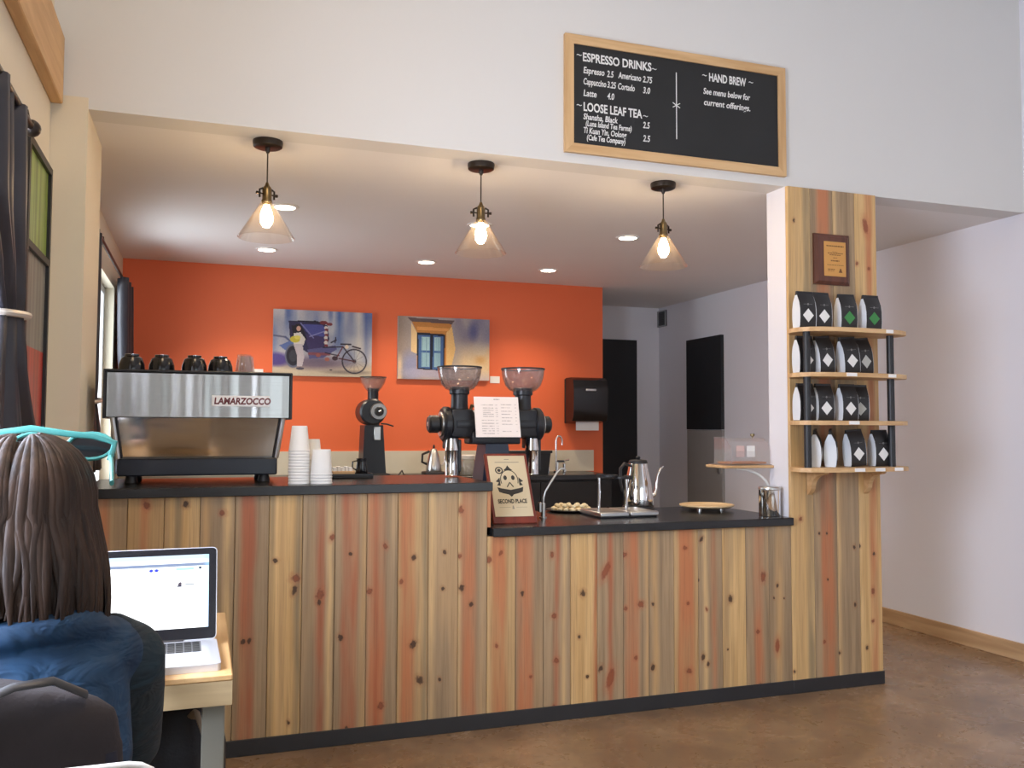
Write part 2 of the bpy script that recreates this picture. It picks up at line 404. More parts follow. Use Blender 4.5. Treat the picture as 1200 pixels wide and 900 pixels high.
PLANKS = [
    ('u', -0.2785, -0.14, 1.075, 'tan', [(-0.07, 0.24, 'o')], [(0.002, 1.045, 0.0168, 'r')]),
    ('u', -0.14, -0.0015, 1.075, 'yel', [(-0.19, 0.19, 'g')], [(0.013, 1.045, 0.0168, 'd')]),
    ('u', -0.0015, 0.137, 1.075, 'gry', [(-0.68, 0.22, 't'), (0.56, 0.24, 'y')], [(0.019, 1.006, 0.0168, 'r')]),
    ('u', 0.137, 0.2755, 1.075, 'gry', [(-0.2, 0.45, 'r')], [(-0.028, 0.469, 0.0126, 'd'), (-0.004, 0.471, 0.0105, 'd')]),
    ('u', 0.2755, 0.414, 1.075, 'yel', [(-0.85, 0.15, 'g'), (-0.18, 0.1, 't'), (0.77, 0.18, 'g')], [(-0.041, 0.799, 0.0134, 'd'), (0.042, 0.719, 0.0231, 'r'), (0.039, 0.669, 0.0147, 'd'), (0.023, 0.117, 0.0084, 'd')]),
    ('u', 0.414, 0.5525, 1.075, 'gry', [(0.13, 0.26, 'r'), (0.69, 0.15, 'y')], [(0.008, 0.645, 0.021, 'r'), (0.005, 0.612, 0.0126, 'd'), (0.056, 0.887, 0.0126, 'r')]),
    ('u', 0.5525, 0.691, 1.075, 'gry', [(-0.06, 0.5, 'r'), (0.81, 0.14, 't')], [(-0.04, 0.457, 0.0147, 'd'), (-0.001, 0.814, 0.0105, 'd'), (-0.01, 0.07, 0.0105, 'd')]),
    ('u', 0.691, 0.8295, 1.075, 'gry', [(-0.38, 0.57, 'o'), (-0.35, 0.05, 'r')], [(-0.055, 0.647, 0.0168, 'r'), (-0.001, 0.149, 0.0189, 'r'), (0.014, 0.841, 0.0126, 'r')]),
    ('u', 0.8295, 0.968, 1.075, 'tan', [(-0.29, 0.49, 'o'), (0.83, 0.17, 'g')], [(0.003, 0.786, 0.0134, 'd'), (0.003, 0.403, 0.0189, 'd'), (0.035, 0.244, 0.0189, 'd'), (-0.054, 0.68, 0.0126, 'r')]),
    ('u', 0.968, 1.1065, 1.075, 'gry', [(-0.74, 0.2, 'y')], [(0.006, 0.803, 0.0109, 'd'), (-0.001, 0.64, 0.0109, 'd'), (-0.013, 0.24, 0.0092, 'd')]),
    ('u', 1.1065, 1.245, 1.075, 'gry', [(-0.29, 0.53, 'o'), (-0.91, 0.09, 'y')], [(-0.058, 0.989, 0.0168, 'r'), (-0.052, 0.639, 0.0168, 'd'), (-0.007, 0.563, 0.0126, 'd'), (-0.061, 0.781, 0.0126, 'r')]),
    ('l', 1.245, 1.3833, 0.865, 'tan', [(-0.18, 0.52, 'o'), (-0.85, 0.09, 'y')], [(-0.061, 0.759, 0.0168, 'r'), (-0.003, 0.788, 0.0105, 'r'), (-0.022, 0.366, 0.0105, 'r')]),
    ('l', 1.3833, 1.5217, 0.865, 'gry', [(-0.28, 0.59, 'o')], [(-0.036, 0.599, 0.0126, 'd'), (0.007, 0.213, 0.0105, 'r')]),
    ('l', 1.5217, 1.66, 0.865, 'gry', [(-0.03, 0.16, 'r'), (0.53, 0.16, 'y')], [(-0.025, 0.769, 0.0126, 'r'), (-0.016, 0.483, 0.0168, 'r'), (-0.003, 0.276, 0.0168, 'r'), (-0.016, 0.065, 0.0105, 'r')]),
    ('l', 1.66, 1.7983, 0.865, 'yel', [(0.84, 0.16, 'r'), (-0.91, 0.09, 't')], [(-0.006, 0.581, 0.0168, 'd'), (-0.024, 0.378, 0.0097, 'd'), (0.016, 0.188, 0.0118, 'd')]),
    ('l', 1.7983, 1.9367, 0.865, 'gry', [(-0.03, 0.19, 'r')], [(-0.024, 0.68, 0.021, 'R'), (-0.002, 0.169, 0.0231, 'R'), (-0.052, 0.222, 0.0147, 'd')]),
    ('l', 1.9367, 2.075, 0.865, 'gry', [(-0.31, 0.55, 'o'), (0.86, 0.14, 't')], [(-0.062, 0.753, 0.0168, 'r'), (0.025, 0.51, 0.0231, 'r'), (-0.004, 0.255, 0.0126, 'r'), (-0.058, 0.495, 0.0126, 'r')]),
    ('l', 2.075, 2.2133, 0.865, 'gry', [(-0.53, 0.27, 't')], [(-0.048, 0.506, 0.0097, 'd'), (-0.05, 0.202, 0.0147, 'd')]),
    ('l', 2.2133, 2.3517, 0.865, 'tan', [(-0.04, 0.68, 'o')], [(-0.005, 0.772, 0.0147, 'r'), (0.008, 0.499, 0.0126, 'r'), (0.015, 0.169, 0.021, 'r')]),
    ('l', 2.3517, 2.49, 0.865, 'gry', [(-0.43, 0.21, 'y'), (0.29, 0.21, 'o')], [(-0.05, 0.811, 0.0126, 'd'), (-0.072, 0.609, 0.0084, 'd'), (-0.046, 0.229, 0.0147, 'd'), (-0.017, 0.193, 0.0126, 'd'), (-0.024, 0.463, 0.0084, 'r')]),
    ('l', 2.49, 2.6283, 0.865, 'yel', [], [(-0.023, 0.505, 0.0168, 'd'), (-0.041, 0.255, 0.0067, 'd')]),
    ('l', 2.6283, 2.7667, 0.865, 'gry', [(0.07, 0.41, 'o')], [(0.032, 0.606, 0.021, 'r'), (-0.002, 0.332, 0.0147, 'r'), (0.01, 0.061, 0.0105, 'd')]),
    ('l', 2.7667, 2.905, 0.865, 'gry', [(-0.11, 0.3, 't')], [(-0.019, 0.558, 0.0105, 'd'), (-0.041, 0.494, 0.0063, 'd'), (0.022, 0.49, 0.0063, 'd'), (-0.023, 0.25, 0.0168, 'R')]),
    ('c', 2.905, 3.0505, 2.654, 'yel', [(0.65, 0.35, 'g'), (-0.23, 0.15, 't')], [(-0.063, 0.111, 0.0105, 'd'), (-0.032, 2.473, 0.0092, 'd'), (-0.013, 0.895, 0.0147, 'r')]),
    ('c', 3.0505, 3.196, 2.654, 'gry', [(0.12, 0.58, 'o')], [(-0.042, 0.815, 0.0084, 'd'), (0.007, 0.814, 0.0084, 'd'), (0.008, 0.572, 0.0084, 'd'), (-0.019, 0.25, 0.0105, 'r')]),
    ('c', 3.196, 3.3415, 2.654, 'gry', [(-0.88, 0.12, 'y')], [(0.037, 0.735, 0.0105, 'd'), (0.036, 0.428, 0.0105, 'd'), (-0.073, 0.185, 0.0134, 'd')]),
    ('c', 3.3415, 3.487, 2.654, 'yel', [(0.27, 0.33, 'o')], [(0.02, 0.693, 0.0118, 'd'), (0.01, 0.493, 0.0147, 'r'), (0.007, 0.335, 0.0134, 'r'), (-0.035, 0.198, 0.0118, 'd'), (-0.075, 0.738, 0.0126, 'd'), (0.0, 2.479, 0.021, 'R'), (0.019, 2.244, 0.0126, 'r'), (-0.061, 2.267, 0.0126, 'r')]),
]

_pm = {}
def plank_mesh(w, h):
    key = (round(w,4), round(h,3))
    if key not in _pm:
        hw = w/2-.0009; c = .0024; y = -.018
        g = G().prism([(-hw,0),(-hw,y+c),(-hw+c,y),(hw-c,y),(hw,y+c),(hw,0)], 0, h, 'xy')
        _pm[key] = g.mesh('plank')
        _pm[key].materials.append(None)
    return _pm[key]
counter = thing('service_counter', 'long service counter clad in upright knotty pine planks with black kick board', 'counter', (1.25, YC, 0))
column = bpy.data.objects.new('wall_column', None); COL.objects.link(column); column.location = (3.196, YC, 0)
struct(column, 'white wall column faced with knotty pine planks carrying the coffee shelves')
def put_plank(par, i, x0, x1, z0, z1, base, stripes, knots):
    o = bpy.data.objects.new('plank', plank_mesh(x1-x0, z1-z0)); COL.objects.link(o); o.parent = par
    o.location = ((x0+x1)/2-par.location.x, random.uniform(-.0012, .0), z0)
    o.material_slots[0].link = 'OBJECT'; o.material_slots[0].material = plank_mat(i, base, stripes, knots, (x1-x0)/2, z0)
extra = [('u', -.2785-.1385*1, -.2785, 1.075, 'gry', [(-.2,.3,'o')], []), ('u', -.455, -.417, 1.075, 'tan', [], [])]
for i, (kd, x0, x1, zt, base, st, kn) in enumerate(PLANKS+extra):
    put_plank(column if kd == 'c' else counter, i, x0, x1, .068, zt, base, st, kn)
cx0 = counter.location.x
G().box(-.455-cx0, 1.243-cx0, 0, .66, .0, 1.073).box(1.243-cx0, 2.903-cx0, 0, .66, 0, .863).build('counter_body', M['blackwall'], counter, smooth=False)
G().rbox(-.455-cx0, 2.905-cx0, -.026, 0, 0, .068, .002, 1).build('kick_board', M['kick'], counter, smooth=False)
# plank on the end of the raised part, above the lower worktop
G().rbox(1.245-cx0, 1.263-cx0, -.016, .20, .906, 1.073, .002, 1).build('end_plank', wood('end_plank_pine', (176,112,74), (200,146,100), .5, 2), counter, smooth=False)
px0 = column.location.x
G().box(2.905-px0, 3.487-px0, 0, .16, 0, ZC).build('column_core', M['wall_cool'], column, smooth=False)
G().rbox(2.905-px0, 3.489-px0, -.026, 0, 0, .068, .002, 1).build('kick_board', M['kick'], column, smooth=False)
tag(G().rbox(-.455, 1.262, 3.872, 4.60, 1.075, 1.115, .003, 1).build('bar_top', M['blacklam'], smooth=False), 'black raised bar top under the espresso machine', 'countertop')
tag(G().rbox(1.264, 2.903, 3.872, 4.63, .865, .905, .003, 1).build('worktop', M['blacklam'], smooth=False), 'black lower worktop between award plaque and shelf column', 'countertop')

# back counter along the orange wall
bc = thing('back_counter', 'low black back counter under the orange wall', 'counter', (1.35, 7.0, 0))
G().box(-1.94, 1.88, -.27, .31, 0, .945).build('cabinet_body', M['black'], bc, smooth=False)
for i in range(6): 
    G().rbox(-1.935+i*.636, -1.935+i*.637+.627, -.29, -.27, .1, .93, .003, 1).build('cabinet_door', M['blackwall'], bc, smooth=False)
G().rbox(-1.94, 1.90, -.30, .31, .945, .985, .003, 1).build('counter_slab', M['blacklam'], bc, smooth=False)

# ------------------------------------------------------------------ chalkboard menu
def chalkboard():
    X0, X1, Z0, Z1 = 1.630, 2.902, 2.703, 3.289
    t = thing('menu_board', 'black chalkboard menu in a pine frame on the header wall', 'menu board', (X0, YC, Z0))
    w, h = X1-X0, Z1-Z0; b = .046
    def rail(poly, m): G().prism(poly, -.022, 0, 'xz').build('frame_rail', m, t, smooth=False)
    rail([(0,0),(w,0),(w-b,b),(b,b)], M['pine']); rail([(0,h),(b,h-b),(w-b,h-b),(w,h)], M['pine'])
    rail([(0,0),(b,b),(b,h-b),(0,h)], M['pinez']); rail([(w,0),(w,h),(w-b,h-b),(w-b,b)], M['pinez'])
    G().box(b-.004, w-b+.004, -.014, -.002, b-.004, h-b+.004).build('slate', mat('chalkboard_slate', (.014,.0145,.015), .7, var=.35, scale=3), t, smooth=False)
    y = -.0146
    def wr(s, x, z, size, **kw): text('lettering', s, size, M['chalk'], t, (x, y, z), **kw)
    # positions measured on the board: x from left, z from bottom
    def sm(s_, x, z, w, size=.045): wr(s_, x, z, size, width=w, shear=.15, bold=.0008)
    wr('~', .062, .475, .05); wr('ESPRESSO DRINKS', .094, .462, .060, width=.377, bold=.0014); wr('~', .474, .462, .05)
    sm('Espresso', .098, .402, .113); sm('2.5', .226, .400, .036); sm('Americano', .289, .402, .127); sm('2.75', .424, .400, .053)
    sm('Cappuccino', .098, .346, .122); sm('3.25', .227, .346, .047); sm('Cortado', .285, .346, .092); sm('3.0', .424, .344, .040)
    sm('Latte', .098, .288, .070); sm('4.0', .227, .288, .038)
    wr('~', .062, .225, .05); wr('LOOSE LEAF TEA', .098, .214, .060, width=.320, bold=.0014); wr('~', .424, .214, .05)
    sm('Shansha, Black', .098, .172, .186, .041); sm('2.5', .424, .166, .038); sm('(Luna Island Tea Farms)', .110, .140, .249, .038)
    sm('Ti Kuan Yin, Oolong', .098, .104, .233, .041); sm('2.5', .424, .098, .040); sm('(Cafe Tea Company)', .116, .071, .208, .038)
    wr('~', .766, .470, .05); wr('HAND BREW', .806, .458, .060, width=.223, bold=.0014); wr('~', 1.046, .470, .05)
    sm('See menu below for', .772, .386, .282); sm('current offerings.', .774, .328, .279)
    g = G().box(.6130, .6180, -.0150, -.0141, .130, .475)
    for a in (R(30), R(90), R(150)):
        dx, dz = math.cos(a)*.024, math.sin(a)*.024; nx, nz = -math.sin(a)*.0022, math.cos(a)*.0022; c = (.6155, .305)
        g.prism([(c[0]-dx-nx,c[1]-dz-nz),(c[0]+dx-nx,c[1]+dz-nz),(c[0]+dx+nx,c[1]+dz+nz),(c[0]-dx+nx,c[1]-dz+nz)], -.0152, -.0141)
    g.build('divider', M['chalk'], t, smooth=False)
chalkboard()

# ------------------------------------------------------------------ pendants and downlights
def pendant_glass():
    return clear('pendant_glass', (.97,.94,.91), .03, .012, (.9,.8,.7), 1.5)
M['pglass'] = pendant_glass()
M['bulb'] = emit('warm_filament_bulb', (1.0,.74,.42), 75)
def make_pendant():
    t = thing('pendant_lamp', '', 'lamp', (0,0,ZC), 0, 'glass cone pendants over the counter')
    G().lathe([(0,0),(.066,0),(.067,-.008),(.064,-.026),(.058,-.030),(0,-.030)], 28).build('canopy', M['bronze'], t)
    G().lathe([(0,-.028),(.012,-.030),(.012,-.042),(.006,-.056),(0,-.056)], 12).build('cord_grip', M['bronze'], t)
    G().cyl((0,0,-.205), .0032, .16, 8).build('cord', M['bronze'], t)
    s = G().lathe([(0,-.190),(.006,-.190),(.011,-.205),(.018,-.212),(.021,-.225),(.021,-.268),(.024,-.272),(.024,-.280),(.017,-.292),(0,-.292)], 18).build('socket', M['brass'], t)
    for q in (-1, 1):
        G().lathe([(.0035,.018),(.0035,.040),(.007,.042),(.007,.052),(0,.053)] if q > 0 else [(0,-.053),(.007,-.052),(.007,-.042),(.0035,-.040),(.0035,-.018)], 10, (0,0,-.243), 'x').build('thumbscrew', M['bronze'], s)
        G().tube([(q*.020,0,-.218),(q*.036,.0,-.226),(q*.036,0,-.262)], .005, 6).build('shade_clip', M['bronze'], s)
    G().lathe([(.026,-.280),(.034,-.292),(.122,-.436),(.1255,-.441),(.122,-.444),(.119,-.439),(.032,-.296),(.024,-.283)], 40, close=True).build('glass_shade', M['pglass'], t)
    b = G().lathe([(0,-.286),(.012,-.288),(.014,-.300),(.024,-.325),(.029,-.350),(.026,-.374),(.014,-.392),(0,-.397)], 18).build('bulb', M['bulb'], t)
    return t
pend = make_pendant()
for i, (x, lab) in enumerate(((.254, 'glass cone pendant lamp hanging above the espresso machine, leftmost of three'),
                              (1.264, 'glass cone pendant lamp hanging above the twin hopper grinder, middle of three'),
                              (2.269, 'glass cone pendant lamp nearest the plank column, rightmost of three'))):
    o = pend if i == 0 else copy_tree(pend)
    o.location = (x, 4.09, ZC); o.rotation_euler.z = R((25, -8, 12)[i]); o['label'] = lab
M['lens'] = emit('downlight_lens', (1.0,.86,.68), 14)
def make_down():
    t = thing('downlight', '', 'light', (0,0,ZC), 0, 'round recessed downlights in the bar ceiling')
    G().lathe([(.058,-.001),(.062,-.008),(.078,-.006),(.082,0),(.058,0)], 28, close=False).build('trim_ring', M['plastic_w'], t)
    G().lathe([(0,-.0045),(.058,-.0035),(.058,-.001),(0,-.001)], 24).build('lens', M['lens'], t)
    return t
dn = make_down()
for i, (x, y, lab) in enumerate(((.43, 5.28, 'round downlight beside the left pendant socket, front row'), (.415, 6.6, 'round downlight below the left pendant shade, back row'),
        (1.64, 5.33, 'round downlight behind the middle pendant lamp, front row'), (2.69, 5.34, 'round downlight left of the right pendant lamp, front row'),
        (1.62, 6.67, 'round downlight left of the middle pendant shade, back row'), (2.64, 6.67, 'round downlight between middle and right pendants, back row'))):
    o = dn if i == 0 else copy_tree(dn)
    o.location = (x, y, ZC); o['label'] = lab
    d = bpy.data.lights.new('downlight_beam', 'SPOT'); d.energy = 34; d.color = WARM; d.spot_size = R(118); d.spot_blend = .7; d.shadow_soft_size = .055
    lo = bpy.data.objects.new('downlight_beam', d); COL.objects.link(lo); lo.location = (x, y, ZC-.02)

# ------------------------------------------------------------------ painted pictures (the picture itself is colour on a fine grid)
class Raster:
    def __init__(s, w, h, bgc=(255,255,255)):
        s.w, s.h = w, h; s.a = np.zeros((h, w, 3)); s.a[:] = bgc
        yy, xx = np.mgrid[0:h, 0:w]; s.u = (xx+.5)/w; s.v = (yy+.5)/h; s.asp = w/h
        s.rng = np.random.default_rng(3)
    def soft(s, mask, col, op=1.0):
        m = np.clip(mask, 0, 1)[..., None]*op; s.a = s.a*(1-m)+np.array(col)*m
    def noise(s, n, m):
        g = s.rng.random((m+1, n+1)); x = s.u*n; y = s.v*m
        i = np.minimum(x.astype(int), n-1); j = np.minimum(y.astype(int), m-1); fx = x-i; fy = y-j
        fx = fx*fx*(3-2*fx); fy = fy*fy*(3-2*fy)
        return (g[j,i]*(1-fx)+g[j,i+1]*fx)*(1-fy)+(g[j+1,i]*(1-fx)+g[j+1,i+1]*fx)*fy
    def poly(s, pts, col, op=1.0):
        ins = np.zeros_like(s.u, bool); n = len(pts)
        for i in range(n):
            (x0,y0),(x1,y1) = pts[i], pts[(i+1) % n]
            c = ((y0 > s.v) != (y1 > s.v))
            with np.errstate(divide='ignore', invalid='ignore'):
                xi = (x1-x0)*(s.v-y0)/((y1-y0) if y1 != y0 else 1e-9)+x0
            ins ^= c & (s.u < xi)
        s.soft(ins.astype(float), col, op)
    def ell(s, cx, cy, rx, ry, col, op=1.0, soft=.08):
        d = np.sqrt(((s.u-cx)/rx)**2+((s.v-cy)/ry)**2); s.soft((1+soft-d)/(2*soft), col, op)
    def ring(s, cx, cy, rx, ry, t, col, op=1.0):
        d = np.sqrt(((s.u-cx)/rx)**2+((s.v-cy)/ry)**2); s.soft(1.6-np.abs(d-1)/t*1.6, col, op)
    def line(s, x0, y0, x1, y1, t, col, op=1.0):
        ax, ay = (s.u-x0)*s.asp, s.v-y0; bx, by = (x1-x0)*s.asp, y1-y0
        k = np.clip((ax*bx+ay*by)/(bx*bx+by*by+1e-9), 0, 1)
        d = np.hypot(ax-k*bx, ay-k*by); s.soft(1.6-d/t*1.6, col, op)
def linear(a):
    a = np.clip(a, 0, 255)/255
    return np.where(a <= .04045, a/12.92, ((a+.055)/1.055)**2.4)
def colour_mat(name, rough=.55, strength=0.0):
    k = NT(name); at = k.n('ShaderNodeAttribute', attribute_name='picture'); k.p.inputs['Roughness'].default_value = rough
    if strength:
        k.p.inputs['Base Color'].default_value = (.01,.01,.01,1); k.l(at.outputs['Color'], k.p.inputs['Emission Color']); k.p.inputs['Emission Strength'].default_value = strength
    else: k.l(at.outputs['Color'], k.p.inputs['Base Color'])
    return k.mat
def raster_mesh(name, ras, width, height, m, parent, loc, rot=None):
    """grid in local XZ, facing -Y, origin at lower left"""
    w, h = ras.w, ras.h
    xs = np.linspace(0, width, w+1); zs = np.linspace(height, 0, h+1)
    V = np.zeros((h+1, w+1, 3)); V[...,0] = xs[None,:]; V[...,2] = zs[:,None]
    idx = np.arange((h+1)*(w+1)).reshape(h+1, w+1)
    F = np.stack([idx[1:,:-1], idx[1:,1:], idx[:-1,1:], idx[:-1,:-1]], -1).reshape(-1,4)
    me = bpy.data.meshes.new(name); me.from_pydata(V.reshape(-1,3).tolist(), [], F.tolist())
    at = me.attributes.new('picture', 'FLOAT_COLOR', 'FACE')
    c = np.ones((h*w, 4), np.float32); c[:,:3] = linear(ras.a).reshape(-1,3)
    at.data.foreach_set('color', c.ravel())
    return link(name, me, m, parent, loc, rot)
PIC = colour_mat('watercolour_print', .6)

def pic_cyclo():
    r = Raster(168, 112, (176,172,176))
    n = r.noise(14, 2); n2 = r.noise(5, 4)
    r.soft(n*.9, (112,128,166)); r.soft((n2-.4)*1.4, (214,208,198)); r.soft(np.clip((.42-r.v)*3,0,1)*(n-.45)*2.2, (70,92,150))
    r.soft(np.clip(1-np.abs(r.u-.66)*16,0,1)*np.clip(1.2-r.v*2,0,1), (58,88,150), .9); r.soft(np.clip(1-np.abs(r.u-.94)*18,0,1)*np.clip(1.1-r.v,0,1), (70,92,150), .8)
    r.soft(np.clip(1-np.abs(r.u-.86)*14,0,1), (222,214,196), .7)
    r.soft((r.v-.72-.06*r.noise(6,2))*9, (198,184,160)); r.soft(np.clip((r.v-.8)*4,0,1)*r.noise(9,4), (170,158,140), .6)
    r.ell(.42,.80,.34,.09,(104,88,108),.85,.5); r.ell(.03,.76,.13,.10,(70,56,130),.9,.3); r.ell(.75,.93,.22,.03,(128,116,112),.8,.5)
    r.poly([(.15,.17),(.42,.16),(.54,.22),(.56,.44),(.50,.60),(.36,.66),(.17,.50)], (40,36,72))
    r.poly([(.27,.22),(.48,.21),(.53,.27),(.54,.38),(.38,.42)], (72,76,142)); r.poly([(.30,.36),(.52,.40),(.50,.56),(.36,.62)], (58,46,92))
    r.line(.27,.2,.40,.42,.012,(120,120,170)); r.line(.36,.40,.53,.30,.01,(140,140,186)); r.poly([(.15,.17),(.42,.155),(.54,.2),(.40,.19)], (26,24,44))
    r.poly([(.18,.24),(.28,.24),(.34,.45),(.20,.46)], (24,20,34))
    for i in range(4): r.ell(.525,.26+.075*i,.018,.03,(210,200,190)); r.ell(.53,.29+.08*i,.02,.02,(120,46,52))
    r.ell(.50,.18,.04,.03,(112,42,46)); r.ell(.56,.20,.03,.025,(120,46,50))
    r.poly([(.34,.60),(.50,.56),(.62,.52),(.64,.58),(.50,.72),(.36,.74)], (84,84,128)); r.line(.36,.66,.56,.66,.03,(128,70,80))
    r.line(.0,.40,.12,.42,.018,(90,92,116)); r.line(.12,.42,.2,.52,.02,(80,86,120)); r.poly([(.06,.55),(.16,.48),(.28,.52),(.30,.60),(.12,.62)], (86,106,160))
    r.ell(.20,.70,.075,.165,(28,28,44)); r.ring(.20,.70,.075,.165,.14,(96,100,120)); r.ell(.20,.70,.04,.09,(52,54,66))
    r.ell(.245,.275,.04,.06,(22,16,24)); r.ell(.25,.285,.022,.04,(206,160,140)); r.poly([(.20,.36),(.27,.34),(.32,.44),(.30,.54),(.20,.52)], (214,206,196))
    r.ell(.215,.45,.05,.05,(196,182,60)); r.ell(.24,.42,.03,.03,(220,206,96)); r.poly([(.20,.52),(.29,.52),(.31,.72),(.29,.86),(.24,.86),(.24,.70)], (190,180,186)); r.ell(.27,.89,.04,.02,(70,66,84))
    k = (38,30,44)
    r.ring(.82,.76,.125,.185,.07,k); r.ring(.82,.76,.118,.175,.03,(90,88,96)); r.ell(.82,.76,.02,.03,k)
    for a in range(0,180,30): r.line(.82-.11*math.cos(R(a)),.76-.165*math.sin(R(a)),.82+.11*math.cos(R(a)),.76+.165*math.sin(R(a)),.004,(110,104,112),.8)
    r.line(.50,.56,.70,.54,.013,k); r.line(.70,.54,.82,.76,.013,k); r.line(.66,.72,.82,.76,.013,(72,34,40)); r.line(.52,.64,.66,.68,.012,k); r.line(.70,.54,.64,.70,.012,(96,40,44))
    r.line(.68,.50,.78,.50,.016,k); r.line(.80,.53,.88,.56,.016,k); r.line(.58,.48,.63,.44,.014,k); r.line(.62,.48,.625,.40,.012,k); r.ell(.62,.72,.03,.035,(60,40,50)); r.ell(.74,.54,.02,.03,(226,206,180))
    r.ell(.45,.68,.025,.03,(150,84,76)); r.ell(.54,.74,.025,.03,(160,96,84)); r.ell(.58,.90,.014,.01,(60,54,60))
    r.a += (r.rng.random(r.a.shape[:2])[...,None]-.5)*10
    return r
def pic_window():
    r = Raster(160, 106, (186,172,158))
    r.soft(r.noise(6,3), (150,142,150), .8); r.soft(np.clip(r.u*1.6-.8,0,1)*np.clip(1.1-r.v*1.5,0,1), (128,128,150), .9)
    r.soft((r.noise(8,3)-.35)*1.5*np.clip((.5-r.v)*3,0,1)*np.clip((r.u-.55)*6,0,1), (92,90,130), .9); r.ell(.82,.2,.05,.14,(76,78,130),.7,.6)
    r.soft(np.clip((r.v-.35)*3,0,1)*np.clip((r.u-.55)*6,0,1), (232,204,158), .9); r.soft((r.noise(10,6)-.5)*2*np.clip((r.u-.55)*6,0,1)*np.clip((r.v-.3)*3,0,1), (206,150,84), .8)
    r.soft(np.clip((r.v-.82)*6,0,1)*np.clip((r.u-.5)*5,0,1), (196,184,190), .8)
    r.soft(np.clip((.15-r.u)*7,0,1), (138,122,110), .8); r.ell(.14,.80,.10,.22,(142,148,184),.9,.5); r.soft(np.clip((.06-r.u)*30,0,1)*np.clip((r.v-.55)*5,0,1), (232,204,166), .8)
    r.poly([(.14,.07),(.58,.09),(.56,.22),(.56,.80),(.20,.84),(.20,.25)], (198,132,62)); r.poly([(.10,.02),(.61,.04),(.58,.10),(.14,.08)], (98,80,80))
    r.poly([(.14,.10),(.20,.26),(.20,.60),(.14,.56)], (232,202,150)); r.poly([(.52,.24),(.58,.14),(.62,.5),(.58,.78),(.52,.78)], (232,190,124)); r.poly([(.20,.16),(.55,.17),(.54,.22),(.20,.22)], (226,160,86))
    r.ell(.36,.90,.3,.08,(176,172,196),.8,.5)
    r.poly([(.20,.25),(.505,.27),(.50,.86),(.205,.84)], (16,22,44)); r.poly([(.215,.29),(.345,.295),(.345,.83),(.22,.82)], (62,98,152)); r.poly([(.375,.295),(.49,.30),(.485,.84),(.37,.835)], (62,98,152))
    for x0, x1 in ((.25,.335),(.385,.455)):
        r.poly([(x0,.32),(x1,.32),(x1,.54),(x0,.54)], (158,196,204)); r.poly([(x0,.58),(x1,.58),(x1,.80),(x0,.80)], (146,184,198))
        for j in range(4): r.line(x0+(x1-x0)*(j+.5)/4,.33,x0+(x1-x0)*(j+.5)/4,.79,.004,(104,142,170))
    r.a += (r.rng.random(r.a.shape[:2])[...,None]-.5)*12
    return r
def painting(x0, x1, z0, z1, ras, label, part):
    t = thing('painting', label, 'painting', (x0, YB, z0))
    G().box(.0, x1-x0, -.0345, 0, 0, z1-z0).build('canvas', mat('canvas_edge', (.55,.52,.50), .8), t, smooth=False)
    raster_mesh(part, ras, x1-x0, z1-z0, PIC, t, (0,-.0352,0))
painting(.520, 1.314, 1.782, 2.316, pic_cyclo(), 'unframed watercolour of a pedal carriage and a seated figure on the orange wall', 'picture')
painting(1.535, 2.338, 1.776, 2.306, pic_window(), 'unframed watercolour of a blue shuttered window on the orange wall', 'picture')
for x, z, lab in ((2.40, 1.787, 'small white title card right of the blue window painting'), (.405, 1.80, 'small white title card left of the carriage painting behind the machine')):
    o = tag(G().rbox(-.045,.045,-.005,0,-.03,.03,.0015,1).build('title_card', M['paper'], smooth=False), lab, 'card', 'painting title cards'); o.location = (x, YB, z)

# ------------------------------------------------------------------ wall fittings at the back
def dispenser():
    t = thing('towel_dispenser', 'black paper towel dispenser on the orange wall end', 'dispenser', (3.225, YB, 1.41))
    G().rbox(-.17,.17,-.02,0,0,.40,.008,2).build('back_plate', M['black'], t)
    c = G().prism([(-.02,.0),(-.17,.02),(-.20,.07),(-.21,.30),(-.19,.38),(-.15,.405),(-.02,.405)], -.165, .165, 'yz').build('cover', M['blackgloss'], t)
    G().rbox(-.05,.05,-.214,-.205,.285,.305,.004,1).build('lever', M['satin'], c)
    G().box(-.11,.11,-.13,-.127,-.062,.012).build('paper_towel', M['paper'], t, smooth=False)
dispenser()
def vent():
    t = thing('air_vent', 'small dark air vent grille high on the right wall corner', 'vent', (XR, 8.39, 2.45))
    D = mat('vent_dark', (.06,.062,.066), .6)
    G().box(-.012,0,-.165,.165,0,.17).build('backing', M['black'], t, smooth=False)
    G().box(-.02,-.012,-.165,-.15,0,.17).box(-.02,-.012,.15,.165,0,.17).box(-.02,-.012,-.012,.012,0,.17).box(-.02,-.012,-.15,.15,0,.012).box(-.02,-.012,-.15,.15,.158,.17).build('frame', mat('vent_frame', (.34,.35,.36), .6), t, smooth=False)
    for i in range(7): G().box(-.018,-.013,-.15,.15,.022+i*.019,.032+i*.019).build('slat', D, t, smooth=False)
vent()

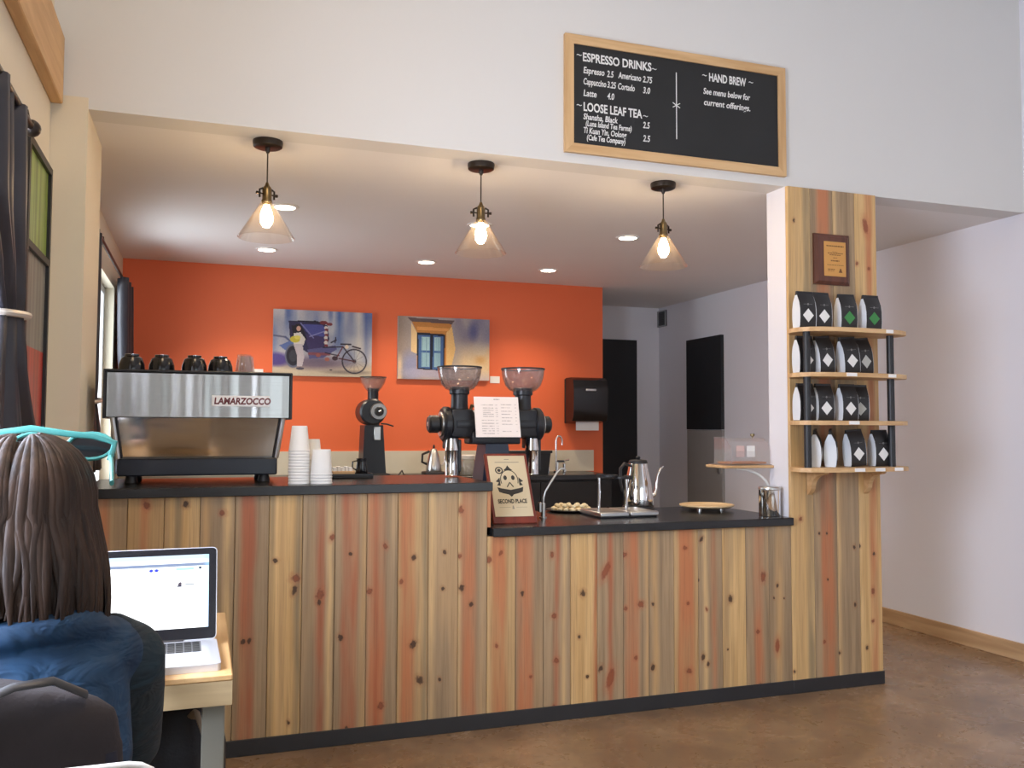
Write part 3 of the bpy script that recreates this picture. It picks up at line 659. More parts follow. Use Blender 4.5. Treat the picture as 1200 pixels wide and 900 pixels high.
# ------------------------------------------------------------------ espresso machine
def machine():
    t = thing('espresso_machine', 'large steel espresso machine with mirrored lower panel on the raised bar', 'espresso machine', (-.010, 4.37, 1.115))
    NAVY = mat('navy_black_enamel', (.010,.013,.024), .3, var=.1)
    for x in (-.28, .28):
        for y in (-.15, .15): G().lathe([(.026,0),(.028,.004),(.022,.03),(.022,.036)], 14, (x,y,0)).build('foot', M['black'], t)
    G().rbox(-.335,.335,-.20,.20,.033,.110,.006,1).build('base', NAVY, t)
    MIR = NT('mirror_steel'); MIR.p.inputs['Base Color'].default_value = (.55,.53,.50,1); MIR.p.inputs['Metallic'].default_value = 1; MIR.p.inputs['Roughness'].default_value = .09
    v = MIR.coord((1,1,5)); MIR.bump(MIR.noise(v, 2.2, 1), .10, .02)
    def trap(y0, y1, xt, xb, zt=.288, zb=.110):
        return G().add([(-xb,y0,zb),(xb,y0,zb),(xt,y0-.02,zt),(-xt,y0-.02,zt),(-xb,y1,zb),(xb,y1,zb),(xt,y1,zt),(-xt,y1,zt)],
                       [(0,1,2,3),(5,4,7,6),(1,5,6,2),(4,0,3,7),(3,2,6,7),(1,0,4,5)])
    trap(-.165, .0, .345, .318).build('mirror_panel', MIR.mat, t, smooth=False)
    for s in (-1, 1):
        G().tube([(s*.332,-.172,.108),(s*.358,-.192,.290)], .011, 8).build('side_post', M['satin'], t)
        G().tube([(s*.318,-.178,.108),(s*.344,-.198,.290)], .004, 6).build('panel_edge', M['black'], t)
    k = NT('brushed_steel_front'); v = k.coord((5.5,1,.10)); a = k.noise(v, 1.0, 2); b = k.noise(k.coord((1,1,260)), 1.0, 2)
    k.p.inputs['Metallic'].default_value = 1
    k.l(k.mix(b, (.30,.295,.28), (.38,.375,.36)), k.p.inputs['Base Color'])
    k.p.inputs['Roughness'].default_value = .27
    k.bump(k.m('ADD', k.m('MULTIPLY', a, 1.0), k.m('MULTIPLY', b, .01)), .45, .06)
    G().rbox(-.382,.382,-.236,.21,.288,.484,.003,1).build('upper_panel', k.mat, t, smooth=False)
    for s in (-1, 1): G().rbox(*sorted((s*.383, s*.394)),-.240,.215,.284,.490,.002,1).build('end_panel', M['black'], t, smooth=False)
    G().rbox(-.394,.394,-.241,.215,.485,.496,.003,1).build('cup_tray', M['black'], t, smooth=False)
    bd = G().rbox(.047,.294,-.241,-.2355,.340,.388,.001,1).build('badge', mat('white_enamel_badge', (.90,.89,.88), .4, var=.01), t, smooth=False); bd['label'] = 'white name badge'
    text('lettering', 'LAMARZOCCO', .040, mat('dark_red_enamel', (.14,.012,.016), .4), bd, (.0555,-.2414,.3505), sx=.875, bold=.0016, shear=.12)
    for x in (-.17, .17):
        h = G().cyl((x,.24,.20), .034, .085, 20, 'z', .006).box(x-.03,x+.03,.16,.26,.27,.30).build('group_head', M['chrome'], t)
        G().tube([(x,.26,.205),(x,.36,.195)], [.011,.014], 10).build('portafilter_handle', M['black'], h)
    G().rbox(-.30,.30,.20,.34,.06,.085,.004,1).build('drip_tray', M['satin'], t)
machine()
def black_cup():
    t = thing('coffee_cup', '', 'cup', (0,0,0), 0, 'black cups upturned on the espresso machine')
    G().lathe([(.055,0),(.0555,.004),(.053,.030),(.043,.058),(.030,.066),(.030,.074),(.026,.074),(.024,.069),(0,.068)], 24).build('bowl', M['blackgloss'], t)
    G().tube([(.045,0,.016),(.066,0,.014),(.078,0,.026),(.074,0,.044),(.043,0,.050)], .0055, 8).build('handle', M['blackgloss'], t)
    G().lathe([(.026,.0742),(.030,.0742),(.030,.0752),(.026,.0752)], 24, close=True).build('foot_ring', M['chrome'], t)
    return t
cup = black_cup()
for i, (x, y, rz, lab) in enumerate(((-.302,4.27,100,'black upturned coffee cup at the left end of the steel machine top'), (-.178,4.27,80,'black upturned coffee cup, second from the left on the steel machine'),
        (-.040,4.25,110,'black upturned coffee cup, third from the left on the steel machine'), (.072,4.27,75,'black upturned coffee cup next to the clear tumblers on the machine'))):
    o = cup if i == 0 else copy_tree(cup); o.location = (x, y, 1.611); o.rotation_euler.z = R(rz); o['label'] = lab
def tumbler(h=.085):
    g = G(); n = 20; prof = [(.040,0),(.030,h),(0,h),(0,h-.006),(.027,h-.006),(.0375,0)]
    return g.lathe(prof, n)
tm = tumbler().build('glass_tumbler', clear('tumbler_glass', (.95,.95,.94), .04, .03, (.85,.83,.80), 2.2), smooth=True)
tag(tm, 'clear upturned glass tumbler on the machine, front of the pair', 'glass', 'clear tumblers on the machine'); tm.location = (.176,4.25,1.611)
tm2 = tm.copy(); COL.objects.link(tm2); tm2.location = (.190,4.345,1.611); tm2['label'] = 'clear upturned glass tumbler on the machine, rear of the pair'

# stacks of paper cups: every cup its own object
CUPM = mat('white_paper_cup', (.80,.79,.76), .6, var=.02)
def paper_cup_mesh(rim, base, h):
    g = G().lathe([(rim,0),(rim+.002,.002),(rim+.002,.005),(rim,.007),(base,h-.004),(base-.002,h),(base-.004,h),(base-.005,h-.008),(0,h-.008),(0,h-.010),(base-.006,h-.010),(rim-.002,.002)], 20)
    me = g.mesh('paper_cup'); me.shade_smooth(); me.set_sharp_from_angle(angle=R(40)); me.materials.append(CUPM); return me
ORD = ['first','second','third','fourth','fifth','sixth','seventh','eighth','ninth','tenth','eleventh','twelfth','thirteenth']
def stack(x, y, n, rim, base, h, pitch, what, grp):
    me = paper_cup_mesh(rim, base, h)
    for i in range(n):
        o = bpy.data.objects.new('paper_cup', me); COL.objects.link(o); o.location = (x+random.uniform(-.0008,.0008), y, 1.115+i*pitch)
        pos = 'topmost' if i == n-1 else ('lowest' if i == 0 else ORD[i]+' from the bottom')
        tag(o, 'white upturned paper cup, %s, %s' % (pos, what), 'cup', grp)
stack(.405, 4.00, 12, .045, .034, .112, .0130, 'tallest stack by the steel machine', 'tall stack of paper cups')
stack(.478, 4.12, 9, .040, .031, .095, .0125, 'half hidden rear stack', 'rear stack of paper cups')
stack(.500, 3.985, 4, .047, .040, .112, .0130, 'short wide stack at bar edge', 'short stack of paper cups')

# small tray with napkin box and black pitcher
t = thing('serving_tray', 'flat black tray on the raised bar beside the paper cups', 'tray', (.70, 4.43, 1.115))
G().rbox(-.10,.10,-.075,.075,0,.012,.004,1).build('tray_base', M['black'], t)
G().box(-.10,.10,-.075,-.068,.012,.022).box(-.10,.10,.068,.075,.012,.022).box(-.10,-.093,-.068,.068,.012,.022).box(.093,.10,-.068,.068,.012,.022).build('tray_rim', M['black'], t, smooth=False)
nb = thing('napkin_box', 'small wooden box of pale sugar packets on the black tray', 'box', (.66, 4.43, 1.127))
G().rbox(-.055,.055,-.04,.04,0,.022,.003,1).build('box_body', M['pine'], nb, smooth=False)
for i in range(5): G().box(-.048+i*.019,-.048+i*.019+.015,-.032,.032,.022,.040+.004*(i % 2)).build('packet', M['paper'], nb, smooth=False)
t = thing('milk_pitcher', 'small black pitcher standing on the tray behind the cups', 'pitcher', (.757, 4.45, 1.127))
G().lathe([(.028,0),(.030,.004),(.027,.045),(.024,.065),(.027,.082),(.0245,.082),(.0215,.065),(.024,.045),(.026,.008),(0,.006)], 20).build('body', M['blackgloss'], t)
G().tube([(-.025,0,.070),(-.045,0,.066),(-.046,0,.036),(-.026,0,.024)], .004, 8).build('handle', M['blackgloss'], t)

# ------------------------------------------------------------------ grinders
HOP = clear('smoked_hopper', (.84,.80,.79), .08, .16, (.55,.50,.49), 1.6)
def grinder1():
    t = thing('coffee_grinder', 'tall black shop grinder with clear hopper on the back counter', 'grinder', (1.262, 6.92, .985))
    G().rbox(-.112,.118,-.13,.13,0,.026,.008,2).build('foot', M['black'], t)
    BL = mat('grinder_black', (.012,.014,.020), .35, var=.15)
    G().add([(-.096,-.10,.026),(.088,-.10,.026),(.088,.11,.026),(-.096,.11,.026),(-.082,-.10,.40),(.062,-.10,.40),(.062,.11,.40),(-.082,.11,.40)],
            [(3,2,1,0),(4,5,6,7),(0,1,5,4),(1,2,6,5),(2,3,7,6),(3,0,4,7)]).build('pedestal', BL, t, smooth=False)
    G().cyl((-.022,-.13,.502), .102, .24, 28, 'y', .014).build('grinding_head', BL, t)
    d = G().lathe([(.034,-.165),(.060,-.165),(.064,-.158),(.064,-.128),(.034,-.128)], 28, (.016,0,.505), 'y').build('dial', mat('grey_dial', (.34,.34,.34), .35, .8), t)
    G().cyl((.016,-.185,.505), .036, .05, 20, 'y', .005).build('knob', M['black'], d)
    G().ell((.020,-.186,.507), (.011,.006,.011), 10, 6).build('knob_cap', M['chrome'], d)
    G().cyl((-.002,0,.575), .042, .11, 20, 'z', .004).lathe([(.048,.668),(.048,.690)], 20).build('hopper_neck', BL, t)
    hp = G().lathe([(.040,.662),(.066,.690),(.092,.735),(.102,.776),(.099,.776),(.089,.736),(.063,.694),(.038,.668)], 28, (-.002,0,0), close=True).build('hopper', HOP, t)
    G().lathe([(.103,.772),(.103,.779),(.097,.779),(.097,.772)], 28, (-.002,0,0), close=True).build('hopper_rim', M['black'], hp)
    G().rbox(-.012,.040,-.122,-.10,.283,.388,.004,1).build('chute_plate', M['satin'], t)
    G().tube([(.045,-.10,.412),(.085,-.13,.408),(.135,-.14,.392)], .006, 8).build('lever', M['black'], t)
    G().rbox(-.05,.03,-.12,-.10,.40,.43,.004,1).build('spout', M['black'], t)
grinder1()
t = tag(G().tube([(1.39,6.87,.992),(1.44,6.80,.994),(1.48,6.84,1.03),(1.50,6.86,.995),(1.55,6.82,.992),(1.60,6.85,.992),(1.66,6.86,.992)], .007, 8).build('power_cord', M['black']), 'black power cord between grinder and kettle base on the back counter', 'cord')

def twin():
    t = thing('twin_grinder', 'black twin hopper coffee grinder behind the award plaque', 'grinder', (1.442, 4.42, .905))
    BL = mat('twin_grinder_black', (.011,.012,.016), .38, var=.15)
    G().rbox(-.13,.13,-.16,.16,0,.03,.008,2).build('foot', BL, t)
    G().add([(-.105,-.10,.03),(.105,-.10,.03),(.105,.12,.03),(-.105,.12,.03),(-.062,-.07,.385),(.055,-.07,.385),(.055,.08,.385),(-.062,.08,.385)],
            [(3,2,1,0),(4,5,6,7),(0,1,5,4),(1,2,6,5),(2,3,7,6),(3,0,4,7)]).build('pedestal', mat('twin_pedestal', (.016,.022,.042), .4), t, smooth=False)
    G().rbox(-.14,.125,-.078,.078,.375,.44,.010,2).build('motor_cradle', BL, t)
    G().cyl((-.225,0,.478), .074, .445, 28, 'x', .008).build('motor_barrel', BL, t)
    for s, xh, xn, xs in ((-1, -.262, -.187, -.236), (1, .235, .163, .200)):
        h = G().cyl((xh-.02,0,.478), .090, .045, 28, 'x', .010).rbox(xn-.058,xn+.058,-.07,.07,.41,.555,.012,2).build('grinding_head', BL, t)
        G().cyl((xh-(.030 if s < 0 else -.025),0,.478), .064, .012, 24, 'x', .003).build('steel_collar', M['satin'], h)
        G().cyl((xh-.092 if s < 0 else xh+.037,0,.478), .046, .062 if s < 0 else .045, 22, 'x', .010).build('dial', M['black'], h)
        G().cyl((xh-.094 if s < 0 else xh+.080,0,.478), .012, .006, 12, 'x', .001).build('dial_cap', M['satin'], h)
        n = G().lathe([(.052,.53),(.044,.575),(.043,.63),(.052,.635),(.052,.668),(.046,.672)], 24, (xn,0,0)).build('hopper_neck', BL, t)
        hp = G().lathe([(.046,.650),(.072,.660),(.094,.684),(.107,.720),(.1125,.748),(.1140,.772),(.1110,.772),(.1095,.749),(.104,.722),(.091,.688),(.070,.665),(.044,.656)], 32, (xn,0,0), close=True).build('hopper', HOP, t)
        G().lathe([(.117,.768),(.117,.776),(.110,.776),(.110,.768)], 32, (xn,0,0), close=True).build('hopper_rim', M['black'], hp)
        c = G().rbox(xs-.034,xs+.034,-.05,.03,.352,.412,.008,2).build('spout_clamp', BL, t)
        G().lathe([(.030,.405),(.038,.345),(.035,.340),(.035,.222),(.037,.218),(.033,.218),(.033,.340),(.027,.40)], 24, (xs,-.04,0), close=True).build('steel_chute', M['chrome'], c)
        G().rbox(xs+.030,xs+.048,-.05,.03,.235,.40,.004,1).build('chute_bracket', BL, c)
        G().cyl((xs,-.062,.368), .012, .012, 12, 'y', .002).build('clamp_screw', M['chrome'], c)
    G().tube([(-.135,-.02,.545),(-.128,-.03,.575),(-.108,-.03,.568)], .010, 8).build('latch', M['brass'], t)
twin()
# printed menu sheet leaning against the twin grinder
def menu_sheet():
    t = thing('menu_sheet', 'white printed menu sheet propped in front of the twin grinder', 'menu', (1.302, 4.272, 1.318), rot=(R(-14),0,R(-1)))
    r = Raster(104, 92, (238,228,222))
    def row(x0, x1, y, op=.45):
        n = r.noise(40, 40); m = (np.abs(r.v-y) < .011) & (r.u > x0) & (r.u < x1)
        r.soft(m*np.clip(n*1.6,0,1), (110,100,98), op)
    row(.44,.58,.07,.8)
    for i, y in enumerate((.21,.28,.335,.39,.44,.49)): row(.14 if i == 0 else .18,.42 if i != 3 else .36,y); row(.46,.52,y,.3)
    for y in (.59,.66,.73,.79,.85,.91): row(.14,.42,y); row(.46,.52,y,.3)
    for i, y in enumerate((.20,.27,.36,.44,.52,.60,.68,.86)): row(.60,.80 if i % 2 else .84,y); row(.90,.94,y,.3)
    G().box(0,.238,.0005,.003,0,.212).build('backing_board', M['paper'], t, smooth=False)
    raster_mesh('printed_face', r, .238, .212, colour_mat('menu_print', .7), t, (0,0,0))
    G().box(.05,.19,.003,.012,.02,.05).build('holder', M['black'], t, smooth=False)
    G().tube([(.12,.012,.035),(.12,.052,.062)], .006, 8).build('holder_arm', M['black'], t)
menu_sheet()

# award plaque leaning on the lower worktop
def plaque():
    t = thing('award_plaque', 'reddish wood award plaque with cream emblem plate leaning on the worktop', 'plaque', (1.32, 4.04, .906), rot=(R(-32),0,R(-4)))
    RW = wood('red_brown_wood', (92,34,24), (128,52,36), .35, 2)
    G().rbox(0,.22,0,.022,0,.39,.004,1).build('wood_back', RW, t, smooth=False)
    PL = mat('cream_plate', s2l((206,192,160)), .35, .15, var=.05)
    pl = G().rbox(.014,.206,-.003,0,.036,.374,.001,1).build('plate', PL, t, smooth=False)
    k = M['ink']; y = -.0036
    g = G()
    def ep(cx, cz, rx, rz, n=24): return [(cx+rx*math.cos(2*math.pi*i/n), cz+rz*math.sin(2*math.pi*i/n)) for i in range(n)]
    c = .110
    emb = G()
    # outline of the shield-like emblem: ring, eyes, crossed strokes, ribbon, side wings, top flame and round badge
    def ring(cx, cz, rx, rz, w, a0=0, a1=360, n=28):
        for i in range(n):
            a, b = R(a0+(a1-a0)*i/n), R(a0+(a1-a0)*(i+1)/n)
            emb.prism([(cx+rx*math.cos(a),cz+rz*math.sin(a)),(cx+rx*math.cos(b),cz+rz*math.sin(b)),(cx+(rx-w)*math.cos(b),cz+(rz-w)*math.sin(b)),(cx+(rx-w)*math.cos(a),cz+(rz-w)*math.sin(a))], y, -.003)
    ring(c, .235, .046, .058, .004, -20, 200)
    emb.prism(ep(c-.020,.248,.009,.013), y, -.003).prism(ep(c+.020,.248,.009,.013), y, -.003)
    def stroke(x0,z0,x1,z1,w):
        d = Vector((x1-x0,z1-z0)).normalized(); nx, nz = -d.y*w/2, d.x*w/2
        emb.prism([(x0-nx,z0-nz),(x1-nx,z1-nz),(x1+nx,z1+nz),(x0+nx,z0+nz)], y, -.003)
    stroke(c,.222,c-.016,.196,.005); stroke(c,.222,c+.016,.196,.005)
    emb.prism([(c-.066,.196),(c-.05,.190),(c,.180),(c+.05,.190),(c+.066,.196),(c+.060,.170),(c+.040,.162),(c,.152),(c-.040,.162),(c-.060,.170)], y, -.003)
    emb.prism([(c-.012,.154),(c+.012,.154),(c,.142)], y, -.003)
    for s in (-1, 1): emb.prism([(c+s*.048,.250),(c+s*.070,.228),(c+s*.055,.222),(c+s*.066,.206),(c+s*.048,.204)], y, -.003)
    emb.prism([(c-.024,.290),(c+.024,.290),(c+.010,.302),(c,.318),(c-.010,.302)], y, -.003)
    ring(c-.046,.290,.020,.020,.006); emb.prism(ep(c-.046,.290,.009,.009,12), y, -.003)
    emb.build('emblem', k, pl, smooth=False)
    text('lettering', 'SECOND PLACE', .030, k, pl, (c,y,.108), align='CENTER', sx=.68, bold=.0010)
    e2 = mat('faded_ink', (.30,.27,.22), .7)
    G().box(c-.07,c-.014,y,-.003,.0845,.0860).box(c+.014,c+.07,y,-.003,.0845,.0860).prism([(c-.006,.076),(c+.006,.076),(c+.002,.094),(c-.003,.094)], y, -.003).box(c-.062,c+.062,y,-.003,.334,.338).box(c-.012,c+.012,y,-.003,.350,.354).build('fine_print', e2, pl, smooth=False)
plaque()

# ------------------------------------------------------------------ things on the back counter
def small_kettle():
    t = thing('small_kettle', 'small steel cone kettle on its black base on the back counter', 'kettle', (1.745, 6.88, .985))
    G().rbox(-.085,.085,-.08,.08,0,.035,.012,2).build('power_base', M['black'], t)
    G().lathe([(.062,.036),(.064,.045),(.060,.08),(.045,.15),(.028,.20),(.020,.214),(0,.216)], 28).build('body', M['steel'], t)
    G().lathe([(.006,.214),(.010,.225),(.006,.245),(0,.248)], 12).build('lid_knob', M['black'], t)
    G().tube([(-.05,0,.09),(-.095,0,.11),(-.092,0,.17),(-.035,0,.195)], .010, 8).build('handle', M['black'], t)
    G().tube([(.055,0,.07),(.09,0,.11),(.09,0,.15),(.112,0,.185)], .006, 8).build('spout', M['steel'], t)
small_kettle()
t = thing('storage_jar', 'squat clear glass jar with pale lid on the back counter', 'jar', (2.035, 6.9, .985))
G().lathe([(0,0),(.062,0),(.066,.006),(.066,.105),(.050,.130),(.046,.130),(.061,.104),(.061,.008),(0,.006)], 24).build('body', clear('jar_glass', (.80,.79,.77), .05, .15, (.7,.68,.64)), t)
G().lathe([(0,.128),(.053,.128),(.055,.134),(.055,.158),(.05,.164),(0,.164)], 24).build('lid', mat('jar_lid', (.62,.58,.52), .4), t)
G().cyl((-.105,-.02,0), .032, .07, 16, 'z', .004).build('knock_cup', M['black'], t)
t = thing('storage_bin', 'black open storage bin standing under the twin grinder spout on the back counter', 'bin', (2.53, 6.92, .985))
g = G().add([(-.17,-.10,0),(.17,-.10,0),(.17,.10,0),(-.17,.10,0),(-.19,-.115,.19),(.19,-.115,.19),(.19,.115,.19),(-.19,.115,.19),(-.18,-.105,.19),(.18,-.105,.19),(.18,.105,.19),(-.18,.105,.19),(-.16,-.09,.01),(.16,-.09,.01),(.16,.09,.01),(-.16,.09,.01)],
            [(3,2,1,0),(0,1,5,4),(1,2,6,5),(2,3,7,6),(3,0,4,7),(4,5,9,8),(5,6,10,9),(6,7,11,10),(7,4,8,11),(8,9,13,12),(9,10,14,13),(10,11,15,14),(11,8,12,15),(12,13,14,15)])
g.build('bin_body', M['black'], t, smooth=False)
G().rbox(-.20,.20,-.125,-.113,.175,.198,.003,1).build('bin_lip', M['black'], t)
def faucet():
    t = thing('sink_faucet', 'thin chrome gooseneck faucet on the back counter beside the bin', 'faucet', (2.875, 7.08, .985))
    G().cyl((0,0,0), .024, .02, 16, 'z', .003).build('base', M['chrome'], t)
    pts = [(0,0,.02),(0,0,.27)]+[(.028-.028*math.cos(a), 0, .27+.045*math.sin(a)) for a in np.linspace(.3, math.pi, 8)]+[(.056,0,.235)]
    G().tube(pts, .008, 10).build('spout', M['chrome'], t)
    G().cyl((.075,0,0), .014, .08, 12, 'z', .003).tube([(.075,0,.08),(.075,0,.10),(.115,-.02,.112)], .006, 8).build('handle', M['chrome'], t)
    G().cyl((-.07,0,0), .012, .06, 12, 'z', .003).build('soap_pump', M['chrome'], t)
faucet()

# ------------------------------------------------------------------ things on the lower worktop
def wand():
    t = thing('water_tap', 'slim bent steel water tap rising from the worktop beside the plaque', 'tap', (1.655, 4.25, .905))
    G().cyl((0,0,0), .020, .006, 16, 'z', .001).cyl((0,0,.006), .012, .07, 14, 'z', .002).build('base', M['satin'], t)
    G().tube([(0,0,.07),(.002,0,.10),(.012,0,.135),(.045,0,.185),(.078,0,.232),(.098,0,.252),(.116,0,.250),(.124,0,.236)], .0062, 10).build('arm', M['satin'], t)
    G().cyl((-.018,0,.03), .010, .05, 10, 'z', .002).build('side_valve', M['satin'], t)
    G().tube([(.078,.0,.240),(.082,0,.285)], .0045, 8).build('lever_stem', M['satin'], t)
    G().rbox(.078,.116,-.008,.008,.283,.294,.003,1).build('lever', M['black'], t)
wand()
t = thing('snack_dish', 'shallow dark dish heaped with small cream coloured lumps on the worktop', 'dish', (1.935, 4.54, .905))
G().lathe([(0,0),(.11,0),(.14,.012),(.138,.015),(.108,.005),(0,.004)], 28).build('dish_body', M['black'], t)
LM = mat('cream_lump', (.78,.66,.42), .7, var=.15, scale=40)
lme = G().ell((0,0,0), (.016,.013,.0105), 10, 7).mesh('cream_lump'); lme.shade_smooth(); lme.materials.append(LM)
k = 0
for ring_r, cnt, zz in ((.098,16,.0165),(.062,10,.0155),(.026,4,.0155),(.080,10,.033),(.040,5,.034)):
    for i in range(cnt):
        a = 2*math.pi*i/cnt+ring_r*9; o = bpy.data.objects.new('sweet_lump', lme); COL.objects.link(o)
        o.location = (1.935+ring_r*math.cos(a), 4.54+ring_r*math.sin(a), .905+zz); o.rotation_euler = (random.uniform(-.3,.3), random.uniform(-.3,.3), random.uniform(0,3)); k += 1
        tag(o, 'small cream coloured lump heaped in the dark dish on the worktop', 'sweet', 'cream lumps in the dish')
def drip_stand():
    t = thing('pour_over_stand', 'low steel pour over stand with two posts on the worktop', 'drip stand', (2.085, 4.255, .905))
    for s in (-1, 1):
        b = G().rbox(*sorted((s*.003, s*.166)), -.135,.135,.008,.030,.004,1).build('drip_tray', M['satin'], t)
        G().box(*sorted((s*.015, s*.154)), -.12,.12,.030,.0315).build('grate', mat('grate_dark', (.25,.24,.22), .4, .8), b, smooth=False)
    G().rbox(-.16,.16,-.125,.125,0,.008,.002,1).build('foot', M['black'], t)
    for x, h in ((-.105, .185), (.055, .175)):
        p = G().tube([(x,.02,.03),(x,.02,.03+h)], .0085, 10).build('post', M['chrome'], t)
        G().lathe([(.034,0),(.046,0),(.046,.010),(.034,.010)], 24, (x+.045 if x < 0 else x-.045,-.01,.02+h), close=True).box(x-.01,x+.01,-.03,.03,.015+h,.035+h).build('dripper_ring', M['black'], p)
drip_stand()
def gooseneck():
    t = thing('gooseneck_kettle', 'polished steel gooseneck kettle on a black base on the lower worktop', 'kettle', (2.335, 4.515, .905))
    G().lathe([(0,0),(.088,0),(.092,.006),(.088,.024),(0,.026)], 28).build('power_base', M['black'], t)
    G().lathe([(.084,.027),(.087,.034),(.084,.075),(.074,.15),(.060,.215),(.052,.252),(.050,.262)], 32).build('body', M['chrome'], t)
    ld = G().lathe([(.053,.262),(.054,.268),(.048,.280),(0,.286)], 28).build('lid', M['black'], t)
    G().lathe([(.010,.284),(.014,.296),(.008,.304),(0,.305)], 14).build('lid_knob', M['black'], ld)
    G().tube([(-.050,0,.250),(-.085,0,.262),(-.110,0,.235),(-.112,0,.16),(-.098,0,.105)], [.011,.012,.012,.011,.009], 10, .7).build('handle', M['black'], t)
    G().tube([(.075,0,.065),(.105,0,.085),(.115,0,.125),(.122,0,.185),(.140,0,.225),(.162,0,.243)], [.013,.010,.008,.0065,.006,.005], 10).build('spout', M['chrome'], t)
gooseneck()
t = thing('serving_board', 'round pale wooden serving stand on small feet on the worktop', 'serving board', (2.69, 4.37, .905))
G().lathe([(0,.020),(.135,.020),(.152,.028),(.152,.034),(.146,.036),(.132,.028),(0,.027)], 36).build('board', wood('pale_wood', (196,166,122), (222,196,154), .45, 0), t)
for a in (90, 210, 330): G().cyl((.08*math.cos(R(a)), .08*math.sin(R(a)), 0), .012, .021, 12).build('foot', M['satin'], t)
t = thing('steel_canister', 'polished steel canister at the right end of the worktop', 'canister', (2.835, 3.985, .905))
G().lathe([(0,0),(.054,0),(.056,.003),(.056,.140),(.054,.142),(.054,.139),(0,.137)], 32).build('body', M['chrome'], t)
G().lathe([(.057,.138),(.058,.141),(.058,.152),(.055,.156),(0,.157)], 32).build('lid', M['satin'], t)

# pastry case on a small shelf fixed to the column
def pastry():
    t = thing('pastry_shelf', 'small pine shelf on a white bracket at the side of the column', 'shelf', (2.905, 4.13, 1.155))
    G().rbox(-.30,0,-.09,.11,0,.014,.003,1).build('shelf_board', M['pine'], t, smooth=False)
    n = 12; arc = [(-.21+.21*math.sin(math.pi/2*i/n), -.004-.125*(1-math.cos(math.pi/2*i/n))) for i in range(n+1)]
    G().tube([(a,-.045,b) for a, b in arc], .007, 8).build('bracket', M['plastic_w'], t)
    c = thing('pastry_case', 'clear acrylic pastry case standing on the small pine shelf', 'case', (2.765, 4.135, 1.169))
    G().rbox(-.15,.135,-.085,.095,.0,.006,.002,1).build('tray', M['acrylic'], c)
    prof = [(-.08,.006),(-.08,.075),(-.072,.100),(-.052,.128),(-.02,.145),(.09,.145),(.09,.006)]
    o = G()
    inner = [(p[0]*.97, .006+(p[1]-.006)*.97) for p in prof]
    N = len(prof)
    vs_ = [(x,)+p for x in (-.115,.125) for p in prof]
    fs_ = [(i, i+1, N+i+1, N+i) for i in range(N-1)]+[tuple(range(N)), tuple(range(2*N-1, N-1, -1))]
    o.add(vs_, fs_).build('cover', M['acrylic'], c, smooth=False)
    G().tube([(-.118,-.08,.010),(-.118,-.08,.078),(-.118,-.072,.103),(-.118,-.02,.148),(-.118,.09,.148)], .003, 6).build('cover_edge', M['acrylic'], c)
    kn = G().lathe([(.004,.145),(.004,.152),(.012,.158),(.012,.168),(0,.170)], 14, (.07,0,0)).build('knob', M['brass'], c)
    bd = G().rbox(-.105,.115,-.065,.075,.0065,.018,.003,1).build('reflection_slab', mat('caramel_reflection', s2l((176,116,72)), .5), c, smooth=False)  # copper-brown reflection inside the acrylic, modelled as a solid brown slab
    G().box(-.085,-.035,-.0795,-.0785,.045,.105).build('price_card', mat('pink_card', s2l((214,186,180)), .7), c, smooth=False)
    G().box(-.02,.03,-.0795,-.0785,.045,.105).build('price_card', M['paper'], c, smooth=False)
pastry()

# ------------------------------------------------------------------ coffee shelves on the column
SZ = [1.870, 1.640, 1.396, 1.158]
def shelves():
    t = thing('shelving_unit', 'four bowed pine shelves joined by black pipes on the plank column', 'shelf', (3.2, 3.90, 1.15))
    ox, oy, oz = t.location
    out = [(2.905,3.899),(2.862,3.85),(2.845,3.80),(2.852,3.75),(2.885,3.705),(2.94,3.678),(3.02,3.662),(3.15,3.655),(3.32,3.662),(3.44,3.682),(3.505,3.715),(3.53,3.755),(3.53,3.80),(3.515,3.85),(3.49,3.899)]
    tags = {0: [3.345], 1: [3.10, 3.36], 2: [3.11], 3: [3.14, 3.27, 3.40]}
    for i, z in enumerate(SZ):
        s = G().prism([(x-ox, y-oy) for x, y in out], z-.011-oz, z+.011-oz, 'xy').build('shelf_board', M['pine'], t, smooth=False)
        for x in tags[i]:
            y = 3.6545+.06*((x-3.15)/.29)**2*.45
            G().box(x-.030-ox, x+.030-ox, y-.0035-oy, y+.004-oy, z-.008-oz, z+.009-oz).build('price_tag', M['paper'], s, smooth=False)
    for x, y in ((2.893,3.742),(3.425,3.745)):
        for a, b in zip(SZ[1:], SZ[:-1]):
            G().cyl((x-ox,y-oy,a+.011-oz), .0185, b-a-.022, 16).build('pipe', M['black'], t)
    for x in (3.02, 3.385):
        n = 10
        pf = [(-.001,-.011),(-.14,-.011),(-.142,-.022)]+[(-.125+.09*math.sin(math.pi/2*i/n), -.03-.075*(1-math.cos(math.pi/2*i/n))) for i in range(n+1)]+[(-.02,-.125),(-.001,-.14)]
        G().prism([(a, SZ[3]+b-oz) for a, b in pf], x-.014-ox, x+.014-ox, 'yz').build('bracket', M['pine'], t, smooth=False)
shelves()
BAGF = mat('black_bag_foil', (.014,.013,.013), .38, var=.3, bump=.25, bscale=22)
BAGS = mat('pale_bag_gusset', (.72,.76,.80), .5, var=.06, bump=.2, bscale=18)
DW = mat('white_diamond_label', (.84,.84,.82), .6, var=.02); DG = mat('green_diamond_label', (.045,.24,.06), .6, var=.05); DS = mat('grey_diamond_label', (.48,.49,.46), .6, var=.05)
